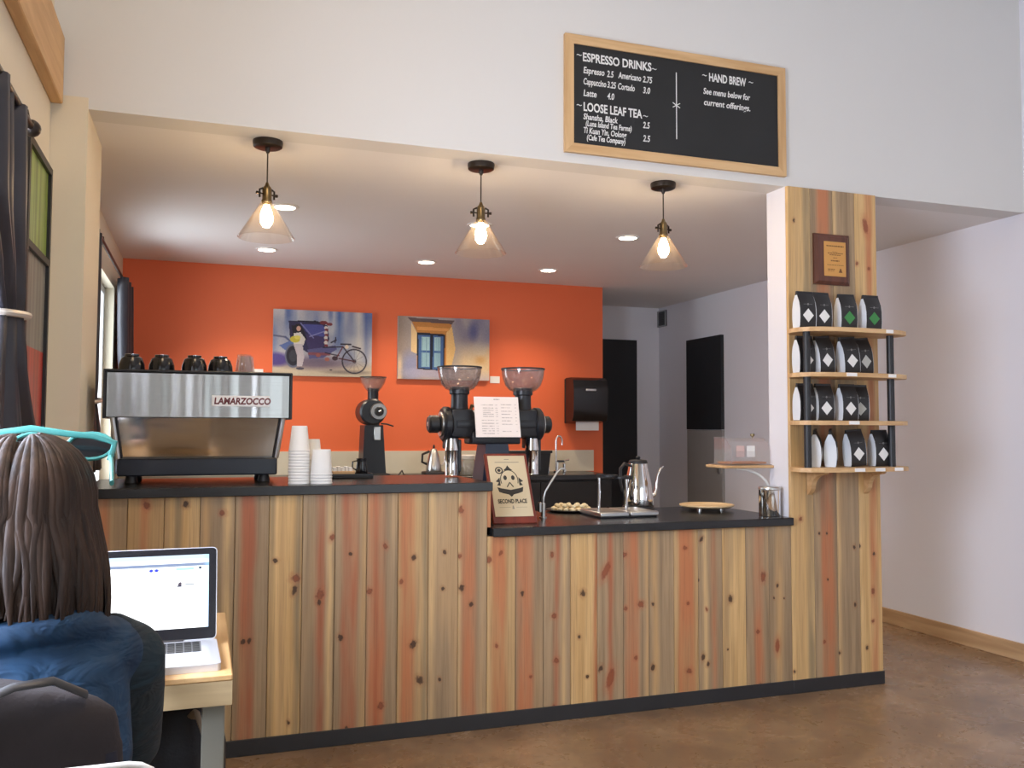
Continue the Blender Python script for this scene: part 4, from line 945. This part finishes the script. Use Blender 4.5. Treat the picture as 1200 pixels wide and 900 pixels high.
def bag_proto(lm, nm):
    w, d, h = .049, .029, .187
    t = thing('coffee_bag', '', 'coffee bag')
    prof = [(-d+.003,0),(-d,.01),(-d-.004,.05),(-d-.003,.10),(-d+.003,.135),(-.008,.174),(-.0045,h),(.0045,h),(.008,.174),(d-.003,.135),(d+.003,.10),(d+.004,.05),(d,.01),(d-.003,0)]
    N = len(prof); g = G(); xs = [-w,-w*.96,w*.96,w]; sc = [.95,1,1,.95]
    g.add([(x,p[0]*s,p[1]) for x, s in zip(xs, sc) for p in prof], [(k*N+i,k*N+(i+1) % N,(k+1)*N+(i+1) % N,(k+1)*N+i) for k in range(3) for i in range(N)]+[tuple(range(N)), tuple(range(4*N-1,3*N-1,-1))])
    b = g.build('bag_body', BAGF, t, angle=30)
    for s in (-1, 1):
        gp = [(p[0]*.97, .002+p[1]*.965) for p in prof if p[1] < .18]
        G().prism(gp, *sorted((s*(w-.0008), s*(w+.0012))), 'yz').build('side_gusset', BAGS, t, smooth=False)
    lz = .064
    G().prism([(-.033,lz),(0,lz-.035),(.033,lz),(0,lz+.035)], -d-.0050, -d-.0036).build('diamond_label', lm, t, smooth=False)
    gg = mat('grey_print', (.22,.22,.21), .6) if 'grey_print' not in bpy.data.materials else bpy.data.materials['grey_print']
    G().box(-.026,-.008,-d-.0040,-d-.0020,.121,.1222).box(.008,.026,-d-.0040,-d-.0020,.121,.1222).prism([(-.006,.1215),(0,.1150),(.006,.1215),(0,.128)], -d-.0040, -d-.0020).build('emblem', gg, t, smooth=False)
    G().rbox(-w,w,-.0065,.0065,h-.008,h+.004,.002,1).build('fold_clip', M['black'], t, smooth=False)
    return t
protos = {'w': bag_proto(DW,'w'), 'g': bag_proto(DG,'g'), 's': bag_proto(DS,'s')}; used = set()
ROWS = [  # shelf, kind, x of front left corner, front y, turn, lean, label
 (0,'w',2.866,3.752,0,0,'black coffee bag with white diamond at the left end of the top shelf'),
 (0,'w',2.966,3.752,0,0,'black coffee bag with white diamond, second on the top shelf'),
 (0,'g',3.130,3.756,-4,0,'black coffee bag with green diamond left of the other green one'),
 (0,'g',3.276,3.742,-2,0,'black coffee bag with green diamond at the right end of the top shelf'),
 (1,'w',2.870,3.762,0,-1,'pale sided coffee bag half hidden behind the left pipe, second shelf'),
 (1,'w',2.985,3.752,4,-5,'black coffee bag with white diamond right of the pipe, second shelf'),
 (1,'w',3.138,3.745,0,-5,'black coffee bag with white diamond in the middle of the second shelf'),
 (1,'s',3.242,3.765,3,-5,'black coffee bag with grey diamond at the right of the second shelf'),
 (2,'w',2.868,3.762,0,0,'pale sided coffee bag half hidden behind the left pipe, third shelf'),
 (2,'w',2.972,3.752,0,0,'black coffee bag with white diamond right of the pipe, third shelf'),
 (2,'w',3.118,3.745,0,0,'black coffee bag with white diamond in the middle of the third shelf'),
 (2,'s',3.222,3.785,-14,0,'black coffee bag with grey diamond at the right of the third shelf'),
 (3,'w',2.966,3.765,48,-6,'pale sided coffee bag leaning at the left of the lowest shelf'),
 (3,'w',3.062,3.765,48,-6,'pale sided coffee bag leaning second from left on the lowest shelf'),
 (3,'w',3.166,3.742,0,-4,'black coffee bag with white diamond mid lowest shelf beside the leaning ones'),
 (3,'w',3.330,3.752,0,-1,'black coffee bag with white diamond at the right end of the lowest shelf')]
for sh, kd, x, y, rz, lean, lab in ROWS:
    o = protos[kd] if kd not in used else copy_tree(protos[kd]); used.add(kd)
    wx = .049 if abs(rz) < 45 else .030; wy = .033 if abs(rz) < 45 else .049
    lift = abs(math.sin(R(lean)))*wx
    o.location = (x+wx, y+wy, SZ[sh]+.0115+lift*.98); o.rotation_euler = (0, R(lean), R(rz)); o['label'] = lab; o['group'] = 'coffee bags on the column shelves'

def column_plaque():
    t = thing('award_plaque', 'dark wood award plaque with small gold plate high on the column', 'plaque', (3.064, 3.902, 2.138))
    g = G().add([(0,0,0),(.229,0,0),(.229,0,.274),(0,0,.274),(0,-.012,0),(.229,-.012,0),(.229,-.012,.274),(0,-.012,.274),(.018,-.022,.018),(.211,-.022,.018),(.211,-.022,.256),(.018,-.022,.256)],
        [(3,2,1,0),(0,1,5,4),(1,2,6,5),(2,3,7,6),(3,0,4,7),(4,5,9,8),(5,6,10,9),(6,7,11,10),(7,4,8,11),(8,9,10,11)])
    g.build('wood_back', wood('walnut', (74,40,28), (104,60,42), .35, 2), t, smooth=False)
    p = G().rbox(.055,.196,-.025,-.022,.045,.232,.001,1).build('gold_plate', mat('gold_plate', s2l((214,158,86)), .35, .35, var=.05), t, smooth=False)
    k = mat('engraving', s2l((120,78,34)), .6); y = -.0256; g = G()
    for z, a, b, hh in ((.205,.070,.182,.006),(.176,.108,.142,.002),(.167,.078,.176,.0045),(.158,.090,.164,.004),(.143,.112,.138,.003),(.125,.098,.152,.007),(.104,.074,.180,.003),(.080,.078,.122,.004),(.072,.078,.118,.003)):
        x = a
        while x < b:
            w = min(random.uniform(.006,.016), b-x); g.box(x, x+w, y, -.0249, z, z+hh); x += w+.003
    g.prism([(.148,.066),(.172,.066),(.166,.080),(.163,.088),(.157,.088),(.154,.080)], y, -.0249).build('engraving', k, p, smooth=False)
column_plaque()

# ------------------------------------------------------------------ curtains, rods, left wall picture
CURT = mat('charcoal_satin_curtain', (.032,.032,.042), .42, var=.2, scale=4)
def curtain(name, x, rows, folds, amp, label, tie, group=None, rod=None):
    """rows: (z, y0, y1, amplitude factor), top to bottom"""
    t = thing(name, label, 'curtain', (x, (rows[0][1]+rows[0][2])/2, rows[-1][0]), 0, group)
    ox, oy, oz = t.location; n = folds*8; g = G(); V = []; zz = []
    for a, b in zip(rows[:-1], rows[1:]):
        m = max(2, int(abs(a[0]-b[0])/.05))
        for i in range(m): zz.append([a[k]+(b[k]-a[k])*(3*(i/m)**2-2*(i/m)**3) if k else a[0]+(b[0]-a[0])*i/m for k in range(4)])
    zz.append(list(rows[-1]))
    for z, y0, y1, f in zz:
        for i in range(n+1):
            s = i/n
            V.append((amp*f*math.sin(2*math.pi*folds*s+.6*math.sin(z*2.1))+.25*amp*f*math.sin(2*math.pi*(folds*.5)*s+1)+x-ox, y0+(y1-y0)*s-oy, z-oz))
    W1 = n+1
    g.add(V, [(r*W1+i, r*W1+i+1, (r+1)*W1+i+1, (r+1)*W1+i) for r in range(len(zz)-1) for i in range(n)])
    me = evaluated(g, [('SOLIDIFY', dict(thickness=.004, offset=0))], 'cloth')
    link('cloth', me, CURT, t)
    if tie:
        z, y0, y1 = tie; c = (y0+y1)/2-oy; r = (y1-y0)/2+.012
        pts = [(x-ox+(amp*.8+.02)*math.cos(a), c+r*math.sin(a), z-oz+.012*math.sin(a)) for a in np.linspace(0, 2*math.pi, 24, endpoint=False)]
        G().tube(pts, .010, 8, closed=True).build('tieback', mat('pale_tieback', (.62,.58,.52), .35, .4), t)
    return t
curtain('curtain', -.520, [(2.262,2.24,2.84,1.0),(2.0,2.26,2.88,1.0),(1.75,2.52,2.92,.8),(1.675,2.64,2.94,.55),(1.58,2.58,2.96,.8),(1.2,2.42,3.26,1.1),(.84,2.38,3.30,1.2)], 5, .030,
        'dark charcoal curtain tied back at the left window behind the seated person', (1.675,2.64,2.94))
def rod(name, x, y0, y1, z, fin, label, brk):
    t = thing(name, label, 'curtain rod', (x, y1, z))
    L = y1-y0
    G().tube([(0,-L,0),(0,0,0)], .011, 10).build('rod_bar', M['bronze'], t)
    for yy in fin: G().ell((0,yy-y1,0), (.026,.03,.026), 14, 8).build('finial', M['bronze'], t)
    for yy in brk: G().tube([(0,yy-y1,.012),(0,yy-y1,.03),(XL+.001-x,yy-y1,.03)], .006, 8).cyl((XL+.0005-x,yy-y1,.03), .02, .008, 12, 'x').build('rod_bracket', M['bronze'], t)
rod('curtain_rod', -.505, .85, 2.945, 2.262, (2.965,.83), 'dark curtain rod with ball finial above the left window', (2.90,.95))
rod('curtain_rod', -.54, 4.88, 7.12, 2.385, (7.14,4.86), 'thin dark curtain rod over the niche window by the orange wall', (5.35,6.95))
curtain('curtain', -.530, [(2.375,6.45,6.98,1.0),(2.15,6.50,7.06,1.0),(1.9,6.55,7.16,1.0),(1.62,6.72,7.10,.8),(1.5,6.78,7.08,.55),(1.35,6.70,7.12,.9),(1.04,6.62,7.18,1.1)], 5, .032,
        'dark curtain tied back beside the orange wall', (1.5,6.78,7.08), 'niche window curtains')
curtain('curtain', -.545, [(2.375,4.92,5.12,.9),(1.9,4.92,5.16,.9),(1.6,4.95,5.24,.7),(1.5,4.98,5.24,.5),(1.35,4.98,5.38,.9),(1.13,4.98,5.44,1.0)], 4, .026,
        'dark curtain half hidden between cream pillar and espresso machine', (1.5,4.98,5.24), 'niche window curtains')
def wall_art():
    t = thing('framed_picture', 'tall black framed abstract picture in green, grey and red beside the curtain', 'picture', (XL, 3.345, 1.28))
    w, h, b = .475, 1.085, .028
    for (y0,y1,z0,z1) in ((0,b,0,h),(w-b,w,0,h),(b,w-b,0,b),(b,w-b,h-b,h),(b,w-b,.70,.725)): G().box(0,.028,y0,y1,z0,z1).build('frame_rail', M['black'], t, smooth=False)
    def pane(z0, z1, c1, c2, nm):
        k = NT(nm); v = k.coord((1,26,1.2)); k.l(k.mix(k.step(k.noise(v,1,3), .3, .7), s2l(c1), s2l(c2)), k.p.inputs['Base Color']); k.p.inputs['Roughness'].default_value = .3
        G().box(0,.016,b,w-b,z0,z1).build('picture', k.mat, t, smooth=False)
    pane(.725, h-b, (96,120,44), (156,180,84), 'green_abstract'); pane(.365, .70, (92,90,86), (140,138,130), 'grey_abstract'); pane(b, .365, (150,30,26), (196,60,44), 'red_abstract')
wall_art()

# ------------------------------------------------------------------ table and laptop
def table():
    t = thing('cafe_table', 'small pale wooden cafe table carrying the laptop', 'table', (-.258, 2.59, 0))
    TW = wood('pale_table_wood', (190,148,96), (222,184,132), .4, 1); TE = wood('grey_table_wood', (164,142,106), (188,164,124), .5, 0)
    G().rbox(-.338,.338,-.37,.37,.764,.78,.003,1).build('tabletop', TW, t, smooth=False)
    G().box(-.337,.337,-.369,-.343,.708,.764).box(-.337,.337,.343,.369,.708,.764).box(-.337,-.311,-.343,.343,.708,.764).box(.311,.337,-.343,.343,.708,.764).build('apron', TE, t, smooth=False)
    for sx in (-1,1):
        for sy in (-1,1): G().rbox(*sorted((sx*.270,sx*.322)), *sorted((sy*.290,sy*.342)), 0, .764, .003, 1).build('leg', mat('grey_leg', s2l((134,132,120)), .6) if 'grey_leg' not in bpy.data.materials else bpy.data.materials['grey_leg'], t, smooth=False)
table()
def laptop():
    t = thing('laptop', 'open silver laptop with a bright white screen on the pale table', 'laptop', (-.136, 2.52, .7805), R(1.5))
    AL = mat('laptop_aluminium', (.62,.63,.66), .35, .6, var=.02)
    w = .1825
    def slab(x0,x1,y0,y1,z0,z1,r=.012):
        n = 5; P = []
        for cx, cy, a0 in ((x1-r,y1-r,0),(x0+r,y1-r,90),(x0+r,y0+r,180),(x1-r,y0+r,270)):
            for i in range(n+1): a = R(a0+90*i/n); P.append((cx+r*math.cos(a), cy+r*math.sin(a)))
        return G().prism(P, z0, z1, 'xy')
    slab(-w,w,-.268,.0,0,.017).build('base', AL, t, smooth=False)
    g = G(); KB = mat('key_black', (.012,.012,.014), .5)
    G().box(-.142,.142,-.130,-.018,.0168,.0173).build('keyboard_well', mat('key_well', (.10,.10,.11), .5), t, smooth=False)
    for r in range(6):
        for c in range(14):
            x = -.140+c*.0201; y = -.036-r*.0188
            if r == 5 and 4 < c < 9: continue
            g.box(x, x+.0165, y, y+(.008 if r == 0 else .0152), .0172, .0188)
    g.box(-.140+5*.0201, -.140+8*.0201+.0165, -.036-5*.0188, -.036-5*.0188+.0152, .0172, .0188)
    kb = g.build('keyboard', KB, t, smooth=False); kb['kind'] = 'stuff'
    G().box(-.052,.052,-.225,-.145,.0168,.0174).build('trackpad', mat('trackpad_grey', (.55,.56,.58), .3), t, smooth=False)
    G().tube([(-.10,.0,.016),(.10,.0,.016)], .006, 10).build('hinge', M['black'], t)
    lid = bpy.data.objects.new('lid', slab(-w,w,0,.243,.0,.006).mesh('lid')); COL.objects.link(lid); lid.parent = t; lid.data.materials.append(AL)
    lid.location = (0,.004,.016); lid.rotation_euler = (R(76),0,0)      # local +y goes up, local +z faces the user
    bz = slab(-w+.002,w-.002,.002,.241,.006,.0066,.010).build('bezel', M['blackgloss'], lid, smooth=False)
    r = Raster(150, 96, (250,253,255))
    r.soft(np.clip((.10-r.v)*40,0,1), (168,186,206)); r.soft(np.clip(1-np.abs(r.v-.085)*28,0,1), (236,242,248)); r.soft((np.abs(r.v-.135) < .025).astype(float), (104,118,146))
    r.soft(np.clip((.28-r.v)*6,0,1)*np.clip((r.v-.16)*60,0,1)*np.clip((r.u-.55)*3,0,1), (150,216,230), .7); r.ell(.55,.20,.015,.02,(20,40,190)); r.ell(.59,.20,.015,.02,(20,40,190))
    r.soft((np.abs(r.v-.235) < .012)*((r.u > .25) & (r.u < .45)).astype(float), (176,206,206), .6)
    r.ell(.93,.185,.012,.018,(30,34,60)); r.soft((np.abs(r.v-.19) < .015)*((r.u > .74) & (r.u < .88)).astype(float), (90,150,190), .6)
    r.ell(.775,.40,.014,.03,(60,50,64)); r.ell(.77,.43,.02,.012,(40,40,60)); r.soft((np.abs(r.v-.405) < .010)*((r.u > .81) & (r.u < .89)).astype(float), (110,120,130), .8)
    r.ell(.56,.90,.012,.010,(200,210,214)); r.soft(np.clip((r.u-.95)*20,0,1), (140,200,250), .6)
    sc = raster_mesh('screen', r, 2*w-.042, .192, colour_mat('laptop_screen', .3, 1.35), lid, (-w+.021,.032,.0069), (R(-90),0,0))
    G().box(-.022,.022,.0135,.0185,.0066,.0070).build('brand_mark', mat('grey_mark', (.45,.45,.47), .5), lid, smooth=False)
laptop()

# ------------------------------------------------------------------ chair, bag
def chair():
    t = thing('white_chair', 'white metal chair under the person in the blue jacket', 'chair', (-.236, 1.38, 0))
    WM = mat('white_enamel', (.80,.80,.78), .35, var=.03)
    G().rbox(-.20,.20,-.19,.22,.43,.452,.010,2).build('seat', WM, t)
    for sx in (-1,1):
        G().tube([(sx*.19,.20,.43),(sx*.205,.24,.0)], .011, 10).build('leg', WM, t)
        G().tube([(sx*.19,-.18,.43),(sx*.205,-.26,.0)], .011, 10).build('leg', WM, t)
    pts = [(-.185,-.185,.44),(-.200,-.245,.80),(-.203,-.25,.93)]+[(-.163-.04*math.cos(a),-.252,.932+.04*math.sin(a)) for a in np.linspace(.2,math.pi/2,5)]
    pts = pts+[(-x,y,z) for x,y,z in reversed(pts)]
    G().tube(pts, .0038, 10).build('back_frame', WM, t)
    for x in (-.09,0,.09): G().tube([(x,-.19,.44),(x,-.245,.965)], .005, 8).build('back_rod', WM, t)
    G().tube([(-.197,-.22,.25),(.197,-.22,.25)], .007, 8).build('stretcher', WM, t)
chair()
def remeshed(g, voxel, it, name, fac=.5):
    return evaluated(g, [('REMESH', dict(mode='VOXEL', voxel_size=voxel)), ('SMOOTH', dict(iterations=it, factor=fac))], name)
def bag():
    t = thing('shoulder_bag', 'dark brown shoulder bag wedged between the white chair back and the person', 'bag', (-.275, 1.245, .452))
    BC = mat('dark_brown_canvas', (.018,.013,.015), .8, var=.2, scale=14, bump=.25, bscale=160); BN = mat('navy_canvas', (.010,.011,.024), .8, var=.2, scale=14)
    g = G().tube([(0,0,.02),(0,0,.20),(0,.005,.40),(.0,.01,.555),(.01,.015,.600)], [.19,.205,.20,.185,.15], 20, .32, upv=(0,1,0))
    me = remeshed(g, .011, 8, 'body'); link('body', me, BC, t)
    me = remeshed(G().tube([(-.05,-.045,.02),(-.055,-.05,.22),(-.06,-.04,.42),(-.06,-.02,.50)], [.14,.155,.15,.08], 18, .26, upv=(0,1,0)), .010, 8, 'pocket'); link('front_pocket', me, mat('dark_brown_flap', (.022,.016,.019), .8, var=.2, scale=10), t)
    G().tube([(.165,-.02,.03),(.175,-.015,.30),(.165,0,.50)], [.022,.028,.018], 10).build('side_panel', BN, t)
    G().tube([(-.16,0,.55),(-.12,-.02,.63),(-.06,-.03,.655),(-.01,-.035,.62),(.0,-.045,.57)], .017, 8, .35, upv=(0,1,0)).build('strap', BN, t)
    b = G().rbox(-.035,.035,-.066,-.048,.535,.600,.008,2).build('buckle', M['blackgloss'], t)
    G().tube([(-.036,-.062,.54),(-.046,-.066,.57),(-.036,-.062,.60)], .004, 8).build('buckle_ring', M['chrome'], b)
    G().tube([(.03,-.055,.585),(.07,-.045,.600),(.11,-.03,.600),(.145,-.01,.575)], .008, 8, .4, upv=(0,-.5,1)).build('carry_handle', M['black'], t)
bag()
def backpack():
    t = thing('backpack', 'black backpack with beige strap hanging under the cafe table', 'backpack', (-.03, 2.47, .26))
    BC = mat('black_nylon', (.014,.014,.016), .6, var=.2, scale=14, bump=.2, bscale=120)
    link('body', remeshed(G().tube([(0,0,.02),(0,0,.12),(0,0,.28),(0,0,.385),(0,0,.41)], [.085,.105,.108,.085,.05], 18, .75, upv=(0,1,0)), .010, 8, 'body'), BC, t)
    link('front_pocket', remeshed(G().tube([(0,-.075,.03),(0,-.08,.12),(0,-.075,.22)], [.065,.075,.060], 16, .35, upv=(0,1,0)), .009, 6, 'pocket'), BC, t)
    G().tube([(.02,-.06,.37),(.03,-.115,.40),(.052,-.125,.33),(.055,-.12,.20),(.04,-.10,.08)], .014, 8, .35, upv=(0,1,0)).build('strap', mat('beige_webbing', (.30,.25,.18), .8), t)
    G().tube([(-.03,0,.40),(-.03,0,.445),(.03,0,.445),(.03,0,.40)], .008, 8).build('top_loop', BC, t)
    G().rbox(-.04,.04,-.02,.02,.440,.503,.004,1).build('hanging_hook', M['black'], t)
backpack()

# ------------------------------------------------------------------ the person
def person():
    X, HY = -.265, 1.585
    t = thing('person', 'person with long brown hair and blue jacket seated at the laptop, seen from behind', 'person', (X, 1.47, 0))
    O = Vector(t.location)
    def L(x, y, z): return (x-O.x, y-O.y, z-O.z)
    g = G(); rot = Quaternion((1,0,0), R(-8))
    head = Vector(L(X,HY,1.232))
    g.ell(head+Vector((0,-.008,.010)), (.074,.092,.096), 24, 16, rot); g.ell(head+Vector((0,.030,-.048)), (.052,.060,.068), 18, 12, rot)
    g.ell(head+Vector((0,.098,-.022)), (.011,.018,.020), 10, 8); g.ell(head+Vector((0,.088,-.098)), (.018,.014,.014), 10, 8)
    for s in (-1,1): g.ell(head+Vector((s*.078,.0,-.020)), (.010,.022,.034), 10, 8)
    g.tube([L(X,1.555,1.03),L(X,1.565,1.10),L(X,1.58,1.18)], [.050,.050,.050], 16)
    g.tube([L(X,1.47,.52),L(X,1.485,.66),L(X,1.52,.84),L(X,1.555,.98),L(X,1.56,1.05)], [.130,.120,.130,.110,.058], 24, .60, upv=(0,1,0))
    def arm(s, r):
        return ([L(X+s*.115,1.585,1.000),L(X+s*.148,1.62,.975),L(X+s*.152,1.72,.870),L(X+s*.150,1.815,.772),L(X+s*.150,1.88,.772),L(X+s*.146,2.02,.812),L(X+s*.142,2.13,.838)], [a*r for a in (.048,.050,.043,.039,.039,.034,.026)])
    for s in (-1,1):
        p, r = arm(s, 1.0); g.tube(p, r, 14)
        w = Vector(L(X+s*.142,2.13,.838))
        g.tube([w+Vector((0,-.02,0)), w+Vector((0,.03,-.003)), w+Vector((-s*.004,.085,-.008))], [.024,.036,.038], 14, .42, upv=(0,0,1))
        for i, (dx, ln) in enumerate(((-.028,.066),(-.010,.076),(.009,.072),(.027,.058))):
            b = w+Vector((dx-s*.004,.080,-.006))
            g.tube([b, b+Vector((dx*.15,ln*.42,.010)), b+Vector((dx*.2,ln*.78,.0)), b+Vector((dx*.2,ln,-.014))], [.0088,.0088,.0080,.0070], 8)
        b = w+Vector((-s*.026,.030,-.006)); g.tube([b, b+Vector((-s*.026,.024,-.004)), b+Vector((-s*.034,.058,-.012))], [.0105,.0098,.0080], 8)
    for s in (-1,1):
        g.tube([L(X+s*.08,1.46,.545),L(X+s*.095,1.70,.545),L(X+s*.10,1.92,.535)], [.080,.074,.058], 16)
        g.tube([L(X+s*.10,1.92,.535),L(X+s*.105,1.96,.34),L(X+s*.105,1.96,.09)], [.057,.052,.038], 14)
        g.tube([L(X+s*.105,1.93,.05),L(X+s*.11,2.03,.045),L(X+s*.115,2.13,.03)], [.036,.036,.026], 12)
    body = link('body', remeshed(g, .0062, 4, 'body'), M['skin'], t)
    for s in (-1,1):
        e = G().ell(head+Vector((s*.030,.086,.004)), (.012,.010,.009), 12, 8).build('eye', M['plastic_w'], t)
        G().ell(head+Vector((s*.030,.0955,.004)), (.005,.002,.005), 10, 6).build('iris', M['ink'], e)
    G().ell(head+Vector((0,.094,-.066)), (.022,.008,.008), 14, 8).build('mouth', mat('lips', (.45,.16,.14), .5), t)
    # jacket
    JK = NT('blue_jacket_fabric'); v = JK.coord(); a = JK.noise(v, 9, 4, .6, .6)
    JK.l(JK.mix(JK.step(a, .3, .75), s2l((9,43,70)), s2l((14,61,95))), JK.p.inputs['Base Color']); JK.p.inputs['Roughness'].default_value = .75
    JK.bump(JK.noise(JK.coord((1,1,2.4)), 9, 3, .5, 1.2), .55, .03)
    SL = NT('dark_teal_sleeve_fabric'); a = SL.noise(SL.coord(), 9, 4, .6, .6)
    SL.l(SL.mix(SL.step(a, .3, .75), s2l((9,31,42)), s2l((15,46,58))), SL.p.inputs['Base Color']); SL.p.inputs['Roughness'].default_value = .75
    SL.bump(SL.noise(SL.coord((1,1,2.4)), 9, 3, .5, 1.2), .5, .03)
    g = G()
    g.tube([L(X,1.47,.50),L(X,1.475,.58),L(X,1.485,.70),L(X,1.515,.86),L(X,1.548,.985),L(X,1.555,1.045),L(X,1.555,1.075)], [.172,.172,.160,.174,.162,.125,.075], 28, .70, upv=(0,1,0))
    for s in (-1,1): g.ell(Vector(L(X+s*.115,1.585,.995)), (.072,.072,.062), 16, 12)
    for zc, rx, ry, rr, tilt in ((1.042,.122,.100,.022,.06),(1.080,.104,.088,.020,.12),(1.114,.090,.078,.016,.18)):
        g.tube([L(X+rx*math.cos(a),1.555+ry*math.sin(a),zc-.35*tilt*math.sin(a)+.006*math.sin(3*a+zc*40)) for a in np.linspace(0,2*math.pi,26,endpoint=False)], rr, 10, closed=True)
    jk = link('jacket', remeshed(g, .0075, 3, 'jacket'), JK.mat, t)
    for s in (-1,1):
        p, r = arm(s, 1.38); r = list(r); r[-1] = .036
        me = remeshed(G().tube(p, r, 16).ell(Vector(p[1]), (.066,.066,.066), 14, 10), .0085, 6, 'sleeve')
        o = link('sleeve', me, SL.mat, jk); o['label'] = 'darker teal sleeve'
    TR = mat('dark_trousers', (.018,.019,.024), .8, var=.2)
    g = G()
    for s in (-1,1):
        g.tube([L(X+s*.07,1.42,.545),L(X+s*.08,1.50,.548),L(X+s*.095,1.70,.548),L(X+s*.10,1.92,.54)], [.088,.092,.084,.068], 16)
        g.tube([L(X+s*.10,1.92,.54),L(X+s*.105,1.96,.34),L(X+s*.105,1.96,.085)], [.067,.062,.05], 14)
    g.ell(Vector(L(X,1.47,.55)), (.165,.115,.092), 18, 12)
    link('trousers', remeshed(g, .010, 5, 'trousers'), TR, t)
    for s in (-1,1):
        link('shoe', remeshed(G().tube([L(X+s*.105,1.90,.048),L(X+s*.108,1.98,.05),L(X+s*.113,2.09,.042),L(X+s*.116,2.155,.034)], [.042,.047,.043,.030], 14, .9).box(*[c for c in (X+s*.11-.042-O.x, X+s*.11+.042-O.x, 1.88-O.y, 2.16-O.y, .002, .024)]), .008, 4, 'shoe'), M['black'], t)
    # hair: solid cap plus many overlapping locks
    HK = NT('brown_hair'); v = HK.coord((70,70,4)); a = HK.noise(v, 1, 3, .6); b = HK.noise(HK.coord((18,18,2)), 1, 2)
    HK.l(HK.mix(HK.m('ADD', HK.m('MULTIPLY', HK.step(a,.3,.75), .65), HK.m('MULTIPLY', HK.step(b,.35,.7), .35)), s2l((22,14,10)), s2l((66,48,37))), HK.p.inputs['Base Color'])
    HK.p.inputs['Roughness'].default_value = .5; HK.p.inputs['Specular IOR Level'].default_value = .25; HK.bump(a, .35, .004)
    g = G(); rng = random.Random(5)
    hc = head+Vector((0,-.012,.002))
    def surf(phi, th, k=1.0):     # phi 0 = right, 90 = front; th from the crown
        return hc+Vector((.098*k*math.sin(th)*math.cos(phi), .112*k*math.sin(th)*math.sin(phi), .108*k*math.cos(th)))
    g.ell(hc+Vector((0,-.010,.004)), (.091,.101,.100), 28, 18)
    def lock(phi, w, zend, out, k0):
        pts = []; rs = []
        sx = .012 if math.cos(phi) >= 0 else -.012
        for i in range(8):
            th = R(6+84*i/7); p = surf(phi, th, k0); pts.append(p+Vector((sx*(1-i/7),0,0))); rs.append(w*(.55+.45*min(1,i/4)))
        base = pts[-1].copy(); n = 8; wv = rng.uniform(-.010,.010); ph = rng.uniform(0,6)
        for i in range(1, n+1):
            f = i/n; z = base.z+(zend-base.z)*f
            d = Vector((math.cos(phi), math.sin(phi), 0))
            pts.append(Vector((base.x, base.y, z))+d*(out*math.sin(f*math.pi*.62)-.010*f)+Vector((-d.y,d.x,0))*wv*math.sin(f*4+ph))
            rs.append(w*(1-.75*max(0,f-.55)/.45))
        g.tube(pts, rs, 7, .42, upv=(math.cos(phi),math.sin(phi),0.2))
    zb = -O.z
    for k in range(430):
        ph = R(rng.uniform(-238, 58))                       # around the back, leaving the face open
        back = max(0, -math.sin(ph)); side = abs(math.cos(ph))
        if math.cos(ph) > 0: ze = 1.085-.055*side+ (.0 if math.sin(ph) < .2 else -.03)
        else: ze = 1.090-.045*side
        lock(ph, rng.uniform(.0055,.0105), ze+rng.uniform(-.014,.014)+zb, .018+.012*side+rng.uniform(-.006,.006), rng.uniform(1.0,1.06))
    for k in range(60):                                     # long strands falling forward over the right shoulder
        ph = R(rng.uniform(-8, 52)); lock(ph, rng.uniform(.005,.009), 1.005+rng.uniform(-.02,.02)+zb, .022+rng.uniform(-.004,.008), rng.uniform(1.02,1.08))
    g.build('hair', HK.mat, t, angle=80)
    # turquoise sunglasses pushed up on the head
    sg = thing('sunglasses', 'turquoise sunglasses pushed up on top of the brown hair', 'sunglasses', (X, 1.63, 1.33))
    S = Vector(sg.location); TQ = mat('turquoise_plastic', (.05,.23,.21), .4, var=.05)
    P = [(-.330,1.322),(-.312,1.351),(-.268,1.358),(-.212,1.349),(-.172,1.345),(-.140,1.334),(-.147,1.304)]
    br = [Vector((x,1.645,z))-S for x, z in P]
    G().tube(br, .0042, 8, 1.3).build('brow_bar', TQ, sg)
    for c in (-.264, -.180):
        ring = [Vector((c+.036*math.cos(a), 1.668+.010*math.sin(a), 1.328+.022*math.sin(a)))-S for a in np.linspace(0,2*math.pi,20,endpoint=False)]
        G().tube(ring, .0034, 6, closed=True).build('rim', TQ, sg)
        g2 = G(); n = len(ring); g2.add(ring+[p+Vector((0,.002,0)) for p in ring], [tuple(range(n)), tuple(range(2*n-1,n-1,-1))]+[(i,n+i,n+(i+1)%n,(i+1)%n) for i in range(n)]); g2.build('lens', M['blackgloss'], sg, smooth=False)
    for x0, x1 in ((-.318,-.332),(-.146,-.134)):
        G().tube([Vector((x0,1.645,1.310))-S, Vector(((x0+x1)/2,1.60,1.300))-S, Vector((x1,1.54,1.272))-S], .0036, 8, 1.4).build('temple', TQ, sg)
person()
